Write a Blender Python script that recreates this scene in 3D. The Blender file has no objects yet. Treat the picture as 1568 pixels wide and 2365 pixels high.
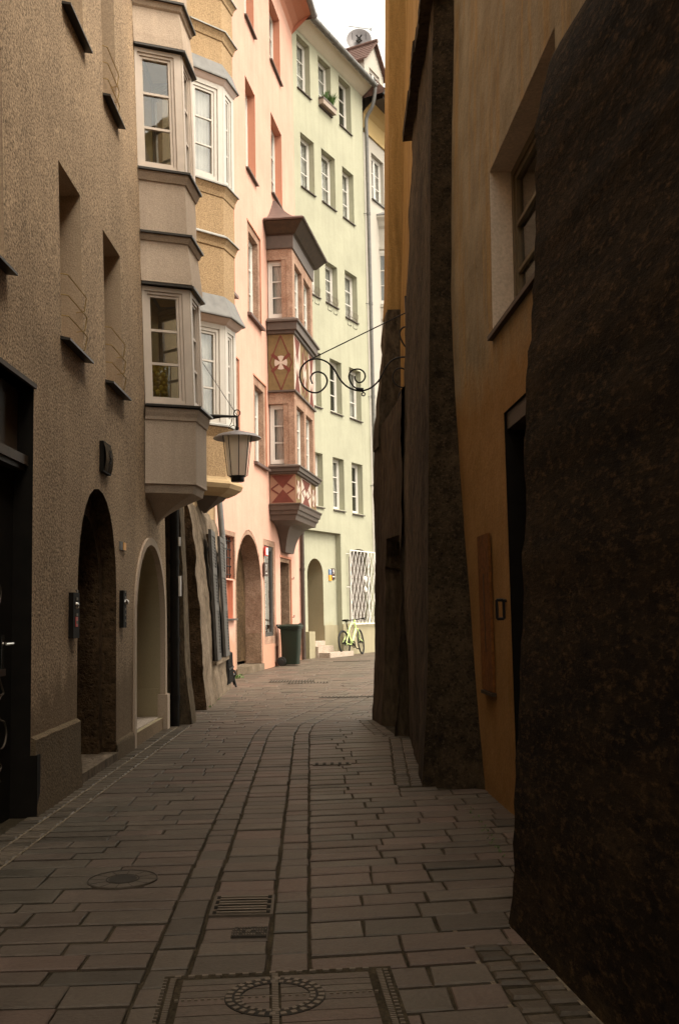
import bpy, math, random
from mathutils import Vector, Matrix, noise, geometry
random.seed(7)
S = bpy.context.scene
COL = S.collection

# ------------------------------------------------------------------ camera
FPX = 2365*35/36; CX, CY = 784.0, 1182.5
PITCH = math.atan(233/FPX); ROLL = math.radians(1.2); CAMH = 1.18
def ray(x, y):
    u = (x-CX)/FPX; v = -(y-CY)/FPX
    u, v = u*math.cos(ROLL)+v*math.sin(ROLL), -u*math.sin(ROLL)+v*math.cos(ROLL)
    return Vector((u, math.cos(PITCH)-v*math.sin(PITCH), math.sin(PITCH)+v*math.cos(PITCH)))
def ground(x, y, z=0.0):
    d = ray(x, y); t = (z-CAMH)/d.z
    return Vector((d.x*t, d.y*t, z))
def at(x, y, Y):
    d = ray(x, y); t = Y/d.y
    return Vector((d.x*t, Y, CAMH+d.z*t))
def zat(x, y, Y): return at(x, y, Y).z

cam = bpy.data.cameras.new('camera')
cam.sensor_fit = 'VERTICAL'; cam.sensor_height = 36; cam.lens = 35; cam.clip_end = 2000; cam.clip_start = .05
co = bpy.data.objects.new('camera', cam); COL.objects.link(co)
co.matrix_world = Matrix.Translation((0, 0, CAMH)) @ Matrix.Rotation(math.pi/2+PITCH, 4, 'X') @ Matrix.Rotation(-ROLL, 4, 'Z')
S.camera = co

# ------------------------------------------------------------------ materials
def mk(name):
    m = bpy.data.materials.new(name); m.use_nodes = True
    nt = m.node_tree; b = nt.nodes['Principled BSDF']
    return m, nt, b
def N(nt, t, **kw):
    n = nt.nodes.new(t)
    for k, v in kw.items(): setattr(n, k, v)
    return n
def coords(nt, scale=(1, 1, 1)):
    tc = N(nt, 'ShaderNodeTexCoord'); mp = N(nt, 'ShaderNodeMapping')
    mp.inputs['Scale'].default_value = scale
    nt.links.new(tc.outputs['Object'], mp.inputs['Vector'])
    return mp.outputs['Vector']
def nz(nt, vec, scale, detail=4, rough=.55):
    n = N(nt, 'ShaderNodeTexNoise')
    n.inputs['Scale'].default_value = scale; n.inputs['Detail'].default_value = detail
    n.inputs['Roughness'].default_value = rough
    nt.links.new(vec, n.inputs['Vector'])
    return n.outputs['Fac']
def ramp(nt, fac, stops):
    r = N(nt, 'ShaderNodeValToRGB'); e = r.color_ramp.elements
    while len(e) < len(stops): e.new(.5)
    for i, (p, c) in enumerate(stops):
        e[i].position = p; e[i].color = (c[0], c[1], c[2], 1) if not isinstance(c, float) else (c, c, c, 1)
    nt.links.new(fac, r.inputs['Fac'])
    return r.outputs['Color']
def mix(nt, a, b, fac, mode='MIX'):
    n = N(nt, 'ShaderNodeMix', data_type='RGBA', blend_type=mode)
    for key, val in ((6, a), (7, b)):
        if isinstance(val, tuple): n.inputs[key].default_value = (val[0], val[1], val[2], 1)
        else: nt.links.new(val, n.inputs[key])
    if isinstance(fac, float): n.inputs[0].default_value = fac
    else: nt.links.new(fac, n.inputs[0])
    return n.outputs[2]
def bump(nt, b, h, dist, strength=1.0, prev=None):
    n = N(nt, 'ShaderNodeBump'); n.inputs['Distance'].default_value = dist
    n.inputs['Strength'].default_value = strength
    nt.links.new(h, n.inputs['Height'])
    if prev is not None: nt.links.new(prev, n.inputs['Normal'])
    nt.links.new(n.outputs['Normal'], b.inputs['Normal'])
    return n.outputs['Normal']
def sc(c, k): return (c[0]*k, c[1]*k, c[2]*k)

def plain(name, col, rough=.6, metal=0.0, var=.12, spec=.4):
    m, nt, b = mk(name)
    v = coords(nt)
    f = nz(nt, v, 9, 5)
    c = ramp(nt, f, [(.3, sc(col, 1-var)), (.7, sc(col, 1+var))])
    nt.links.new(c, b.inputs['Base Color'])
    b.inputs['Roughness'].default_value = rough; b.inputs['Metallic'].default_value = metal
    b.inputs['Specular IOR Level'].default_value = spec
    return m
def plaster(name, col, fine=70, bd=.004, speck=.18, patch=.12, streak=0.0, dirt=None, spk2=None):
    """rendered wall: fine aggregate relief, cloudy patches, rain streaks, dirt rising from the ground"""
    m, nt, b = mk(name)
    v = coords(nt)
    big = nz(nt, v, .9, 6, .6)
    c = ramp(nt, big, [(.3, sc(col, 1-patch)), (.7, sc(col, 1+patch*.7))])
    fn = nz(nt, v, fine, 3, .6)
    c = mix(nt, c, ramp(nt, fn, [(.34, (1-speck*1.6,)*3), (.66, (1+speck*.6,)*3)]), 1.0, 'MULTIPLY')
    if spk2:
        s2 = nz(nt, v, fine*.45, 2, .5)
        c = mix(nt, c, sc(col, spk2), ramp(nt, s2, [(.62, 0.0), (.72, 1.0)]))
    if streak:
        sv = coords(nt, (7, 7, .35))
        sf = nz(nt, sv, 1.0, 6, .65)
        c = mix(nt, c, ramp(nt, sf, [(.35, (1-streak,)*3), (.65, (1.04,)*3)]), 1.0, 'MULTIPLY')
    if dirt:
        tc = N(nt, 'ShaderNodeNewGeometry'); sx = N(nt, 'ShaderNodeSeparateXYZ')
        nt.links.new(tc.outputs['Position'], sx.inputs[0])
        md = N(nt, 'ShaderNodeMath', operation='MULTIPLY_ADD')
        nt.links.new(nz(nt, v, 2.2, 6, .7), md.inputs[0]); md.inputs[1].default_value = -1.3
        nt.links.new(sx.outputs['Z'], md.inputs[2])
        c = mix(nt, c, sc(dirt, 1), ramp(nt, md.outputs[0], [(0.0, .75), (.25, 0.0)]))
    nt.links.new(c, b.inputs['Base Color'])
    b.inputs['Roughness'].default_value = .92; b.inputs['Specular IOR Level'].default_value = .2
    p = bump(nt, b, fn, bd, 1.0)
    bump(nt, b, nz(nt, v, 6, 5, .6), .012, .6, p)
    return m
def stone(name, c1, c2, scale=5, bd=.02, pits=.5, dark=.35, hor=1.0):
    m, nt, b = mk(name)
    v = coords(nt, (1, 1, hor))
    a = nz(nt, v, scale*.35, 7, .65); f = nz(nt, v, scale*5, 6, .7)
    c = ramp(nt, a, [(.32, c1), (.66, c2)])
    c = mix(nt, c, ramp(nt, f, [(.36, (dark,)*3), (.6, (1.15,)*3)]), .8, 'MULTIPLY')
    vo = N(nt, 'ShaderNodeTexVoronoi'); vo.inputs['Scale'].default_value = scale*6
    nt.links.new(v, vo.inputs['Vector'])
    pit_dark = ramp(nt, vo.outputs['Distance'], [(.05, 0.0), (.3, 1.0)])
    c = mix(nt, c, mix(nt, (1-pits,)*3, (1.0,)*3, pit_dark), .7, 'MULTIPLY')
    nt.links.new(c, b.inputs['Base Color'])
    b.inputs['Roughness'].default_value = .95; b.inputs['Specular IOR Level'].default_value = .15
    p = bump(nt, b, f, bd, 1.0)
    p = bump(nt, b, pit_dark, bd*.5, .8, p)
    bump(nt, b, nz(nt, v, scale, 6, .65), bd*3, .8, p)
    return m

def lamp_glass():
    m, nt, b = mk('frosted_lamp_glass'); nt.nodes.remove(b)
    d = N(nt, 'ShaderNodeBsdfDiffuse'); d.inputs['Color'].default_value = (.92, .88, .82, 1)
    t = N(nt, 'ShaderNodeBsdfTranslucent'); t.inputs['Color'].default_value = (.88, .83, .76, 1)
    x = N(nt, 'ShaderNodeMixShader'); x.inputs[0].default_value = .5
    nt.links.new(d.outputs[0], x.inputs[1]); nt.links.new(t.outputs[0], x.inputs[2]); q = N(nt, 'ShaderNodeBsdfTransparent'); q.inputs['Color'].default_value = (.95, .90, .84, 1); y = N(nt, 'ShaderNodeMixShader'); y.inputs[0].default_value = .22
    nt.links.new(x.outputs[0], y.inputs[1]); nt.links.new(q.outputs[0], y.inputs[2]); nt.links.new(y.outputs[0], nt.nodes['Material Output'].inputs['Surface'])
    return m
M = {}
M['beige'] = plaster('beige_stucco', (.48, .345, .222), 62, .006, .46, .25, .10, (.15, .10, .055), .5)
M['beige_dk'] = plaster('beige_plinth', (.33, .24, .145), 60, .008, .5, .15, 0, (.10, .07, .04), .45)
M['beige_sm'] = plaster('beige_smooth', (.50, .395, .305), 90, .003, .12, .09, .09)
M['beige_rv'] = plaster('reveal_render', (.44, .325, .22), 80, .003, .15, .08)
M['rim'] = plaster('rim_plaster', (.48, .375, .285), 90, .002, .08, .06)
M['olive'] = plaster('passage_plaster', (.36, .30, .19), 90, .002, .06, .08)
M['ochre'] = plaster('ochre_stucco', (.40, .275, .155), 62, .005, .26, .10, .06, None, .62)
M['ochre_sm'] = plaster('ochre_smooth', (.40, .29, .165), 90, .002, .1, .06)
M['pink'] = plaster('pink_plaster', (.62, .36, .28), 80, .002, .06, .11, .05, (.44, .22, .14))
M['pink_rev'] = plaster('pink_reveal', (.53, .235, .155), 80, .002, .04, .04)  # deeper, redder pink: light bouncing inside the reveals is painted in
M['green'] = plaster('green_plaster', (.385, .38, .285), 80, .003, .08, .10, .05, (.36, .33, .22))
M['green_pl'] = plaster('green_plinth', (.34, .30, .20), 80, .003, .06, .06, .1)
M['white_w'] = plaster('white_plaster', (.45, .42, .37), 80, .002, .04, .04)
M['yellow_w'] = plaster('yellow_frieze', (.50, .36, .17), 80, .002, .05, .06)
M['soffit'] = plaster('soffit_plaster', (.66, .61, .50), 60, .002, .04, .05)
M['greyrender'] = stone('grey_render', (.095, .068, .042), (.26, .20, .145), 5, .016, .55, .32, .3)
M['browncut'] = stone('brown_stone', (.045, .025, .011), (.11, .068, .034), 4, .02)
M['darkstone'] = stone('dark_rubble', (.016, .0095, .004), (.085, .05, .021), 4.5, .04, .65, .12)
M['darkrender'] = stone('dark_render', (.03, .019, .010), (.10, .068, .038), 3, .018, .45, .4, .3)
M['pierstone'] = stone('pier_stone', (.035, .024, .013), (.135, .098, .06), 3.5, .02, .6, .3, .45)
M['breccia'] = stone('breccia_stone', (.27, .155, .105), (.43, .285, .21), 9, .006, .5, .5)
M['breccia_dk'] = stone('breccia_dark', (.20, .12, .075), (.36, .24, .165), 9, .006, .55, .4)  # darker breccia for the narrow door surround and portal jamb
M['tan'] = plaster('tan_paint', (.36, .24, .09), 80, .002, .1, .1)
M['frame'] = plain('white_window_paint', (.66, .635, .59), .45, 0, .03)
M['frame_o'] = plain('warm_white_paint', (.50, .465, .42), .55, 0, .05)
M['frame_b'] = plain('beige_window_paint', (.58, .49, .41), .5, 0, .06)
M['frame_p'] = plain('pinkish_window_paint', (.55, .43, .38), .5, 0, .04)
M['metal_dk'] = plain('dark_sheet_metal', (.035, .03, .025), .45, .3, .2)
M['zinc'] = plain('zinc_sheet', (.155, .152, .146), .7, .1, .15)
M['zinc_lt'] = plain('weathered_zinc', (.32, .32, .305), .75, 0, .2)
M['copper'] = plain('brown_copper', (.125, .083, .073), .5, .2, .15)
M['brown_tr'] = plain('brown_trim_paint', (.085, .062, .05), .55, 0, .12)
M['iron'] = plain('black_iron', (.012, .010, .009), .5, .4, .3)
M['black'] = plain('black_paint', (.009, .007, .005), .7, 0, .3, .12)
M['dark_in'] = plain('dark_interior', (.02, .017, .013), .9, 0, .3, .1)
M['brown_pipe'] = plain('brown_pipe', (.055, .038, .03), .5, .2, .2)
M['shutter'] = plain('grey_shutter_paint', (.062, .056, .050), .6, 0, .2)
M['curtain'] = plain('curtain_cloth', (.78, .72, .66), .9, 0, .06)
M['redtile'] = plain('red_roof_tile', (.125, .070, .056), .85, 0, .3)
M['binplastic'] = plain('green_bin_plastic', (.006, .013, .006), .5, 0, .15)
M['rubber'] = plain('tyre_rubber', (.012, .012, .011), .75, 0, .2)
M['lime'] = plain('lime_paint', (.60, .76, .30), .3, 0, .05)
M['chrome'] = plain('steel', (.62, .60, .56), .25, 1, .05)
M['lampglass'] = lamp_glass()
M['lampgrey'] = plain('grey_lamp_paint', (.20, .185, .19), .45, .2, .1)
M['whitepaint'] = plain('white_grille_paint', (.82, .79, .76), .5, 0, .04)
M['sign_br'] = plain('brown_sign', (.055, .03, .022), .5)
M['sign_w'] = plain('sign_white', (.78, .74, .70), .5)
M['sign_r'] = plain('sign_red', (.50, .04, .035), .5)
M['sign_b'] = plain('sign_blue', (.08, .16, .32), .5)
M['sign_y'] = plain('sign_orange', (.75, .33, .03), .5)
M['lemon'] = plain('lemon_peel', (.85, .55, .05), .4)
M['leaf'] = plain('leaf_green', (.07, .14, .03), .7, 0, .4)
M['moss'] = plain('moss_green', (.10, .13, .03), .9, 0, .4)
M['terracotta'] = plain('planter_clay', (.33, .265, .22), .8)
M['stepstone'] = stone('step_stone', (.36, .29, .23), (.50, .42, .35), 8, .004, .3, .6)
M['castiron'] = plain('cast_iron', (.10, .08, .06), .6, .4, .25)
M['castdark'] = plain('cast_iron_dark', (.032, .026, .019), .8, .2, .3)
M['caststud'] = plain('worn_iron_stud', (.16, .128, .095), .55, .3, .2)
M['fresco_red'] = plain('fresco_red', (.125, .030, .019), .85, 0, .15)
M['fresco_tan'] = plain('fresco_tan', (.16, .105, .045), .9, 0, .15)
M['fresco_wht'] = plain('fresco_cream', (.47, .38, .32), .9, 0, .05)
M['fresco_pk'] = plain('fresco_rose', (.28, .15, .10), .9, 0, .06)
M['wood_dk'] = plain('dark_wood', (.045, .026, .013), .6, 0, .3)
M['door_olive'] = plain('olive_door', (.10, .08, .042), .7)
M['frame_d'] = plain('brown_window_paint', (.13, .095, .05), .5)
M['shopdark'] = plain('dim_glazing', (.12, .10, .085), .6, 0, .2)
M['rustboard'] = plaster('rusty_board', (.22, .085, .02), 30, .003, .2, .35, .2)
M['reveal_w'] = plaster('pale_reveal', (.62, .50, .385), 60, .003, .1, .12, .1)

def warp(nt, vec, scale, amt=.14):
    n = N(nt, 'ShaderNodeTexNoise'); n.inputs['Scale'].default_value = 2.2; n.inputs['Detail'].default_value = 5
    nt.links.new(vec, n.inputs['Vector'])
    m = N(nt, 'ShaderNodeVectorMath', operation='MULTIPLY_ADD'); m.inputs[1].default_value = (amt,)*3
    nt.links.new(n.outputs['Color'], m.inputs[0]); nt.links.new(vec, m.inputs[2])
    mp = N(nt, 'ShaderNodeMapping'); mp.inputs['Scale'].default_value = scale; nt.links.new(m.outputs[0], mp.inputs['Vector'])
    return mp.outputs['Vector']
def rubble(name, c1, c2, hi, ys=.4):
    m, nt, b = mk(name); v = coords(nt, (1, ys, 1))
    a = nz(nt, v, 1.6, 7, .65); f = nz(nt, v, 42, 7, .75); g = nz(nt, v, 9, 6, .7)
    c = ramp(nt, a, [(.32, c1), (.68, c2)])
    c = mix(nt, c, ramp(nt, g, [(.35, .35), (.65, 1.25)]), 1.0, 'MULTIPLY')
    c = mix(nt, c, hi, ramp(nt, f, [(.52, 0.0), (.74, .85)]))
    vo = N(nt, 'ShaderNodeTexVoronoi'); vo.inputs['Scale'].default_value = 30; nt.links.new(warp(nt, v, (1, 1, 1), .05), vo.inputs['Vector'])
    c = mix(nt, c, ramp(nt, vo.outputs['Distance'], [(.08, .25), (.35, 1.0)]), .8, 'MULTIPLY')
    nt.links.new(c, b.inputs['Base Color']); b.inputs['Roughness'].default_value = .95; b.inputs['Specular IOR Level'].default_value = .12
    p = bump(nt, b, f, .007, 1.0); bump(nt, b, g, .014, .7, p)
    return m
def orange_wall():
    m, nt, b = mk('weathered_orange_render')
    v = coords(nt)
    sv = warp(nt, coords(nt), (5.0, 5.0, .42))
    st = nz(nt, sv, 1.0, 8, .72)
    sv2 = warp(nt, coords(nt), (11, 11, .35))
    st2 = nz(nt, sv2, 1.0, 5, .6)
    ora = ramp(nt, st2, [(.25, (.25, .14, .042)), (.5, (.39, .225, .073)), (.8, (.55, .36, .165))])
    gry = ramp(nt, nz(nt, v, 3, 6), [(.3, (.21, .16, .095)), (.7, (.36, .29, .195))])
    tc = N(nt, 'ShaderNodeNewGeometry'); sx = N(nt, 'ShaderNodeSeparateXYZ')
    nt.links.new(tc.outputs['Position'], sx.inputs[0])
    # repainted lower wall (below about 2.8 m), old grey-streaked coat above
    e = N(nt, 'ShaderNodeMath', operation='MULTIPLY_ADD'); e.inputs[1].default_value = .9
    nt.links.new(nz(nt, v, 1.4, 5, .6), e.inputs[0]); nt.links.new(sx.outputs['Z'], e.inputs[2])
    up = ramp(nt, e.outputs[0], [(0.0, 0.0), (1.0, 1.0)])
    mr = N(nt, 'ShaderNodeMapRange'); mr.inputs['From Min'].default_value = 3.0; mr.inputs['From Max'].default_value = 3.35
    nt.links.new(e.outputs[0], mr.inputs['Value'])
    yr = N(nt, 'ShaderNodeMapRange'); yr.inputs['From Min'].default_value = 10.2; yr.inputs['From Max'].default_value = 7.2
    nt.links.new(sx.outputs['Y'], yr.inputs['Value'])
    g = N(nt, 'ShaderNodeMath', operation='MULTIPLY')
    nt.links.new(ramp(nt, st, [(.30, 0.0), (.52, .95)]), g.inputs[0]); nt.links.new(mr.outputs[0], g.inputs[1])
    g2 = N(nt, 'ShaderNodeMath', operation='MULTIPLY')
    nt.links.new(g.outputs[0], g2.inputs[0]); nt.links.new(yr.outputs[0], g2.inputs[1])
    low = ramp(nt, nz(nt, v, 1.8, 6, .6), [(.3, (.255, .132, .036)), (.7, (.385, .21, .074))])
    base = mix(nt, low, ora, mr.outputs[0])
    c = mix(nt, base, gry, g2.outputs[0])
    fn = nz(nt, v, 60, 4, .6)
    c = mix(nt, c, ramp(nt, fn, [(.3, .8), (.7, 1.08)]), 1.0, 'MULTIPLY')
    nt.links.new(c, b.inputs['Base Color'])
    b.inputs['Roughness'].default_value = .9; b.inputs['Specular IOR Level'].default_value = .2
    p = bump(nt, b, fn, .003)
    bump(nt, b, nz(nt, v, 5, 6, .65), .02, .7, p)
    return m
M['orange'] = orange_wall()
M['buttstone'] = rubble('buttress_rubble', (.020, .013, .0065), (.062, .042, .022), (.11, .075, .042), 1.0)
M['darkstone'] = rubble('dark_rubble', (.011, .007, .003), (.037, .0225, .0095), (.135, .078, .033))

def slab_mat(name, stops, scl=1.0):
    m, nt, b = mk(name)
    v = coords(nt)
    g = N(nt, 'ShaderNodeNewGeometry')
    c = ramp(nt, g.outputs['Random Per Island'], stops)
    f = nz(nt, v, 3.0, 6, .65); fn = nz(nt, v, 60, 4, .65)
    c = mix(nt, c, ramp(nt, f, [(.3, .72), (.7, 1.2)]), 1.0, 'MULTIPLY')
    c = mix(nt, c, ramp(nt, fn, [(.3, .78), (.7, 1.12)]), 1.0, 'MULTIPLY')
    nt.links.new(c, b.inputs['Base Color'])
    rr = ramp(nt, f, [(.3, .44), (.7, .66)])
    nt.links.new(rr, b.inputs['Roughness'])
    b.inputs['Specular IOR Level'].default_value = .35
    p = bump(nt, b, fn, .002)
    bump(nt, b, nz(nt, v, 12, 5, .6), .008, .7, p)
    return m
M['slab'] = slab_mat('porphyry_slab', [(0, (.066, .054, .039)), (.15, (.112, .082, .061)), (.3, (.080, .067, .049)), (.45, (.134, .089, .067)), (.6, (.086, .070, .051)), (.75, (.124, .097, .071)), (.9, (.096, .074, .054)), (1, (.140, .098, .074))])
M['sett'] = slab_mat('porphyry_sett', [(0, (.060, .046, .030)), (.5, (.085, .065, .044)), (1, (.11, .083, .057))])
M['mortar'] = stone('joint_mortar', (.026, .020, .011), (.075, .057, .034), 10, .006, .3, .5)
M['mortar_lt'] = stone('pale_mortar', (.16, .125, .085), (.24, .19, .13), 10, .006, .3, .5)

def glass_mat(name='window_glass', tint=(.80, .82, .82), ior=1.75):
    m, nt, b = mk(name)
    nt.nodes.remove(b); out = nt.nodes['Material Output']
    t = N(nt, 'ShaderNodeBsdfTransparent'); t.inputs['Color'].default_value = (*tint, 1)
    g = N(nt, 'ShaderNodeBsdfGlossy'); g.inputs['Roughness'].default_value = .015
    lw = N(nt, 'ShaderNodeLayerWeight'); lw.inputs['Blend'].default_value = .5
    pw = N(nt, 'ShaderNodeMath', operation='POWER'); pw.inputs[1].default_value = 4.0; nt.links.new(lw.outputs['Facing'], pw.inputs[0])
    fr = N(nt, 'ShaderNodeMath', operation='MULTIPLY_ADD'); f0 = ((ior-1)/(ior+1))**2
    fr.inputs[1].default_value = 1-f0; fr.inputs[2].default_value = f0; nt.links.new(pw.outputs[0], fr.inputs[0])
    bp = N(nt, 'ShaderNodeBump'); bp.inputs['Distance'].default_value = .02; bp.inputs['Strength'].default_value = .25
    nt.links.new(nz(nt, coords(nt), 2.5, 2), bp.inputs['Height']); nt.links.new(bp.outputs[0], g.inputs['Normal'])
    mx = N(nt, 'ShaderNodeMixShader')
    nt.links.new(fr.outputs[0], mx.inputs[0]); nt.links.new(t.outputs[0], mx.inputs[1]); nt.links.new(g.outputs[0], mx.inputs[2])
    nt.links.new(mx.outputs[0], out.inputs['Surface'])
    return m
M['glass'] = glass_mat()
M['thinglass'] = glass_mat('thin_vase_glass', (.93, .95, .93), 1.25)

# ------------------------------------------------------------------ mesh helpers
class MB:
    def __init__(s): s.v = []; s.f = []; s.m = []
    def add(s, vs, fs, mi=0):
        o = len(s.v); s.v += [Vector(p) for p in vs]
        for f in fs: s.f.append([i+o for i in f]); s.m.append(mi)
    def quad(s, a, b, c, d, mi=0): s.add([a, b, c, d], [(0, 1, 2, 3)], mi)
    def poly(s, pts, mi=0): s.add(pts, [tuple(range(len(pts)))], mi)
    def hexa(s, p, mi=0):
        s.add(p, [(3, 2, 1, 0), (4, 5, 6, 7), (0, 1, 5, 4), (1, 2, 6, 5), (2, 3, 7, 6), (3, 0, 4, 7)], mi)
    def box(s, c, d, mi=0, rot=None):
        c = Vector(c); x, y, z = d[0]/2, d[1]/2, d[2]/2
        p = [Vector(q) for q in ((-x, -y, -z), (x, -y, -z), (x, y, -z), (-x, y, -z), (-x, -y, z), (x, -y, z), (x, y, z), (-x, y, z))]
        if rot: p = [rot @ q for q in p]
        s.hexa([c+q for q in p], mi)
    def wbox(s, W, s0, s1, z0, z1, o0, o1, mi=0):
        P = W.F
        s.hexa([P(s0, z0, o0), P(s1, z0, o0), P(s1, z0, o1), P(s0, z0, o1), P(s0, z1, o0), P(s1, z1, o0), P(s1, z1, o1), P(s0, z1, o1)], mi)
    def tube(s, pts, r, n=8, mi=0, closed=False, cap=True):
        pts = [Vector(p) for p in pts]; L = len(pts)
        rs = r if isinstance(r, (list, tuple)) else [r]*L
        up = None; rings = []
        for i in range(L):
            a = pts[i-1] if (i > 0 or closed) else pts[i]; b = pts[(i+1) % L] if (i < L-1 or closed) else pts[i]
            t = (b-a).normalized()
            if up is None:
                up = Vector((0, 0, 1)) if abs(t.z) < .9 else Vector((1, 0, 0))
            x = (up - t*up.dot(t)).normalized(); y = t.cross(x); up = x
            rings.append([pts[i]+(x*math.cos(2*math.pi*k/n)+y*math.sin(2*math.pi*k/n))*rs[i] for k in range(n)])
        o = len(s.v)
        for rg in rings: s.v += rg
        for i in range(L if closed else L-1):
            j = (i+1) % L
            for k in range(n):
                s.f.append([o+i*n+k, o+i*n+(k+1) % n, o+j*n+(k+1) % n, o+j*n+k]); s.m.append(mi)
        if cap and not closed:
            s.f.append([o+k for k in reversed(range(n))]); s.m.append(mi)
            s.f.append([o+(L-1)*n+k for k in range(n)]); s.m.append(mi)
    def lathe(s, c, prof, n=24, mi=0, rot=None):
        c = Vector(c); o = len(s.v)
        for (r, z) in prof:
            for k in range(n):
                p = Vector((r*math.cos(2*math.pi*k/n), r*math.sin(2*math.pi*k/n), z))
                s.v.append(c+(rot @ p if rot else p))
        for i in range(len(prof)-1):
            for k in range(n):
                s.f.append([o+i*n+k, o+i*n+(k+1) % n, o+(i+1)*n+(k+1) % n, o+(i+1)*n+k]); s.m.append(mi)
    def build(s, name, mats, parent=None, smooth=False, angle=None):
        org = parent_origin(parent)
        me = bpy.data.meshes.new(name)
        me.from_pydata([tuple(p-org) for p in s.v], [], s.f)
        if not isinstance(mats, (list, tuple)): mats = [mats]
        for m in mats: me.materials.append(m)
        me.polygons.foreach_set('material_index', s.m)
        me.validate()
        import bmesh
        bm = bmesh.new(); bm.from_mesh(me); bmesh.ops.remove_doubles(bm, verts=bm.verts, dist=1e-5)
        bmesh.ops.recalc_face_normals(bm, faces=bm.faces); bm.to_mesh(me); bm.free()
        if smooth:
            me.shade_smooth()
            if angle: me.set_sharp_from_angle(angle=math.radians(angle))
        o = bpy.data.objects.new(name, me); COL.objects.link(o)
        if parent is not None: o.parent = parent
        return o
def parent_origin(p):
    v = Vector((0, 0, 0))
    while p is not None: v = v+p.location; p = p.parent
    return v
def thing(name, label, cat, loc, group=None):
    o = bpy.data.objects.new(name, None); COL.objects.link(o); o.location = loc
    o.empty_display_size = .2
    return tag(o, label, cat, group)
def tag(o, label, cat, group=None):
    o['label'] = label; o['category'] = cat
    if group: o['group'] = group
    return o
def struct(o, kind='structure'): o['kind'] = kind; return o

class Wall:
    """vertical wall plane; s runs from a to b, z up, off towards the street"""
    def __init__(w, a, b, lean=None, wob=.012):
        w.a = Vector((a[0], a[1], 0)); d = Vector((b[0]-a[0], b[1]-a[1], 0)); w.L = d.length
        w.d = d.normalized(); w.n = Vector((w.d.y, -w.d.x, 0)); w.lean = lean; w.wob = wob
    def F(w, s, z, off=0.0):
        if w.lean: off += w.lean(s, z)
        return w.a+w.d*s+w.n*off+Vector((0, 0, z))
    def P(w, s, z, off=0.0):
        p = w.F(s, z, off)
        if w.wob:
            k = noise.noise(p*.55)*w.wob+noise.noise(p*1.9)*w.wob*.35
            p = p+w.n*k
        return p
    def sz(w, px, py, off=0.0):
        d = ray(px, py); o = Vector((0, 0, CAMH)); s = z = 0; k = off
        for _ in range(4):
            t = (w.n.dot(w.a)+k)/w.n.dot(d)
            p = o+d*t; s = (p-w.a).dot(w.d); z = p.z
            k = off+(w.lean(s, z) if w.lean else 0)
        return s, z
    def rect(w, xl, xr, top, bot, off=0.0):
        """rect from two pixels on its left/right jamb and (x,y) pixels on its top and bottom edge"""
        s0 = w.sz(xl[0], xl[1], off)[0]; s1 = w.sz(xr[0], xr[1], off)[0]
        z1 = w.sz(top[0], top[1], off)[1]; z0 = w.sz(bot[0], bot[1], off)[1]
        return s0, s1, z0, z1
def R4(r): s0, s1, z0, z1 = r; return [(s0, z0), (s1, z0), (s1, z1), (s0, z1)]
def arch(s0, s1, z0, z1, rise=None, n=14):
    """opening with a round head; z1 is the apex"""
    c = (s0+s1)/2; h = (s1-s0)/2; rise = rise or h
    pts = [(s0, z0), (s1, z0)]
    for i in range(n+1):
        a = math.pi*i/n; pts.append((c+h*math.cos(a), z1-rise+rise*math.sin(a)))
    return pts
def inpoly(p, poly):
    x, y = p; r = False; j = len(poly)-1
    for i in range(len(poly)):
        xi, yi = poly[i]; xj, yj = poly[j]
        if (yi > y) != (yj > y) and x < (xj-xi)*(y-yi)/(yj-yi)+xi: r = not r
        j = i
    return r
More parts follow.
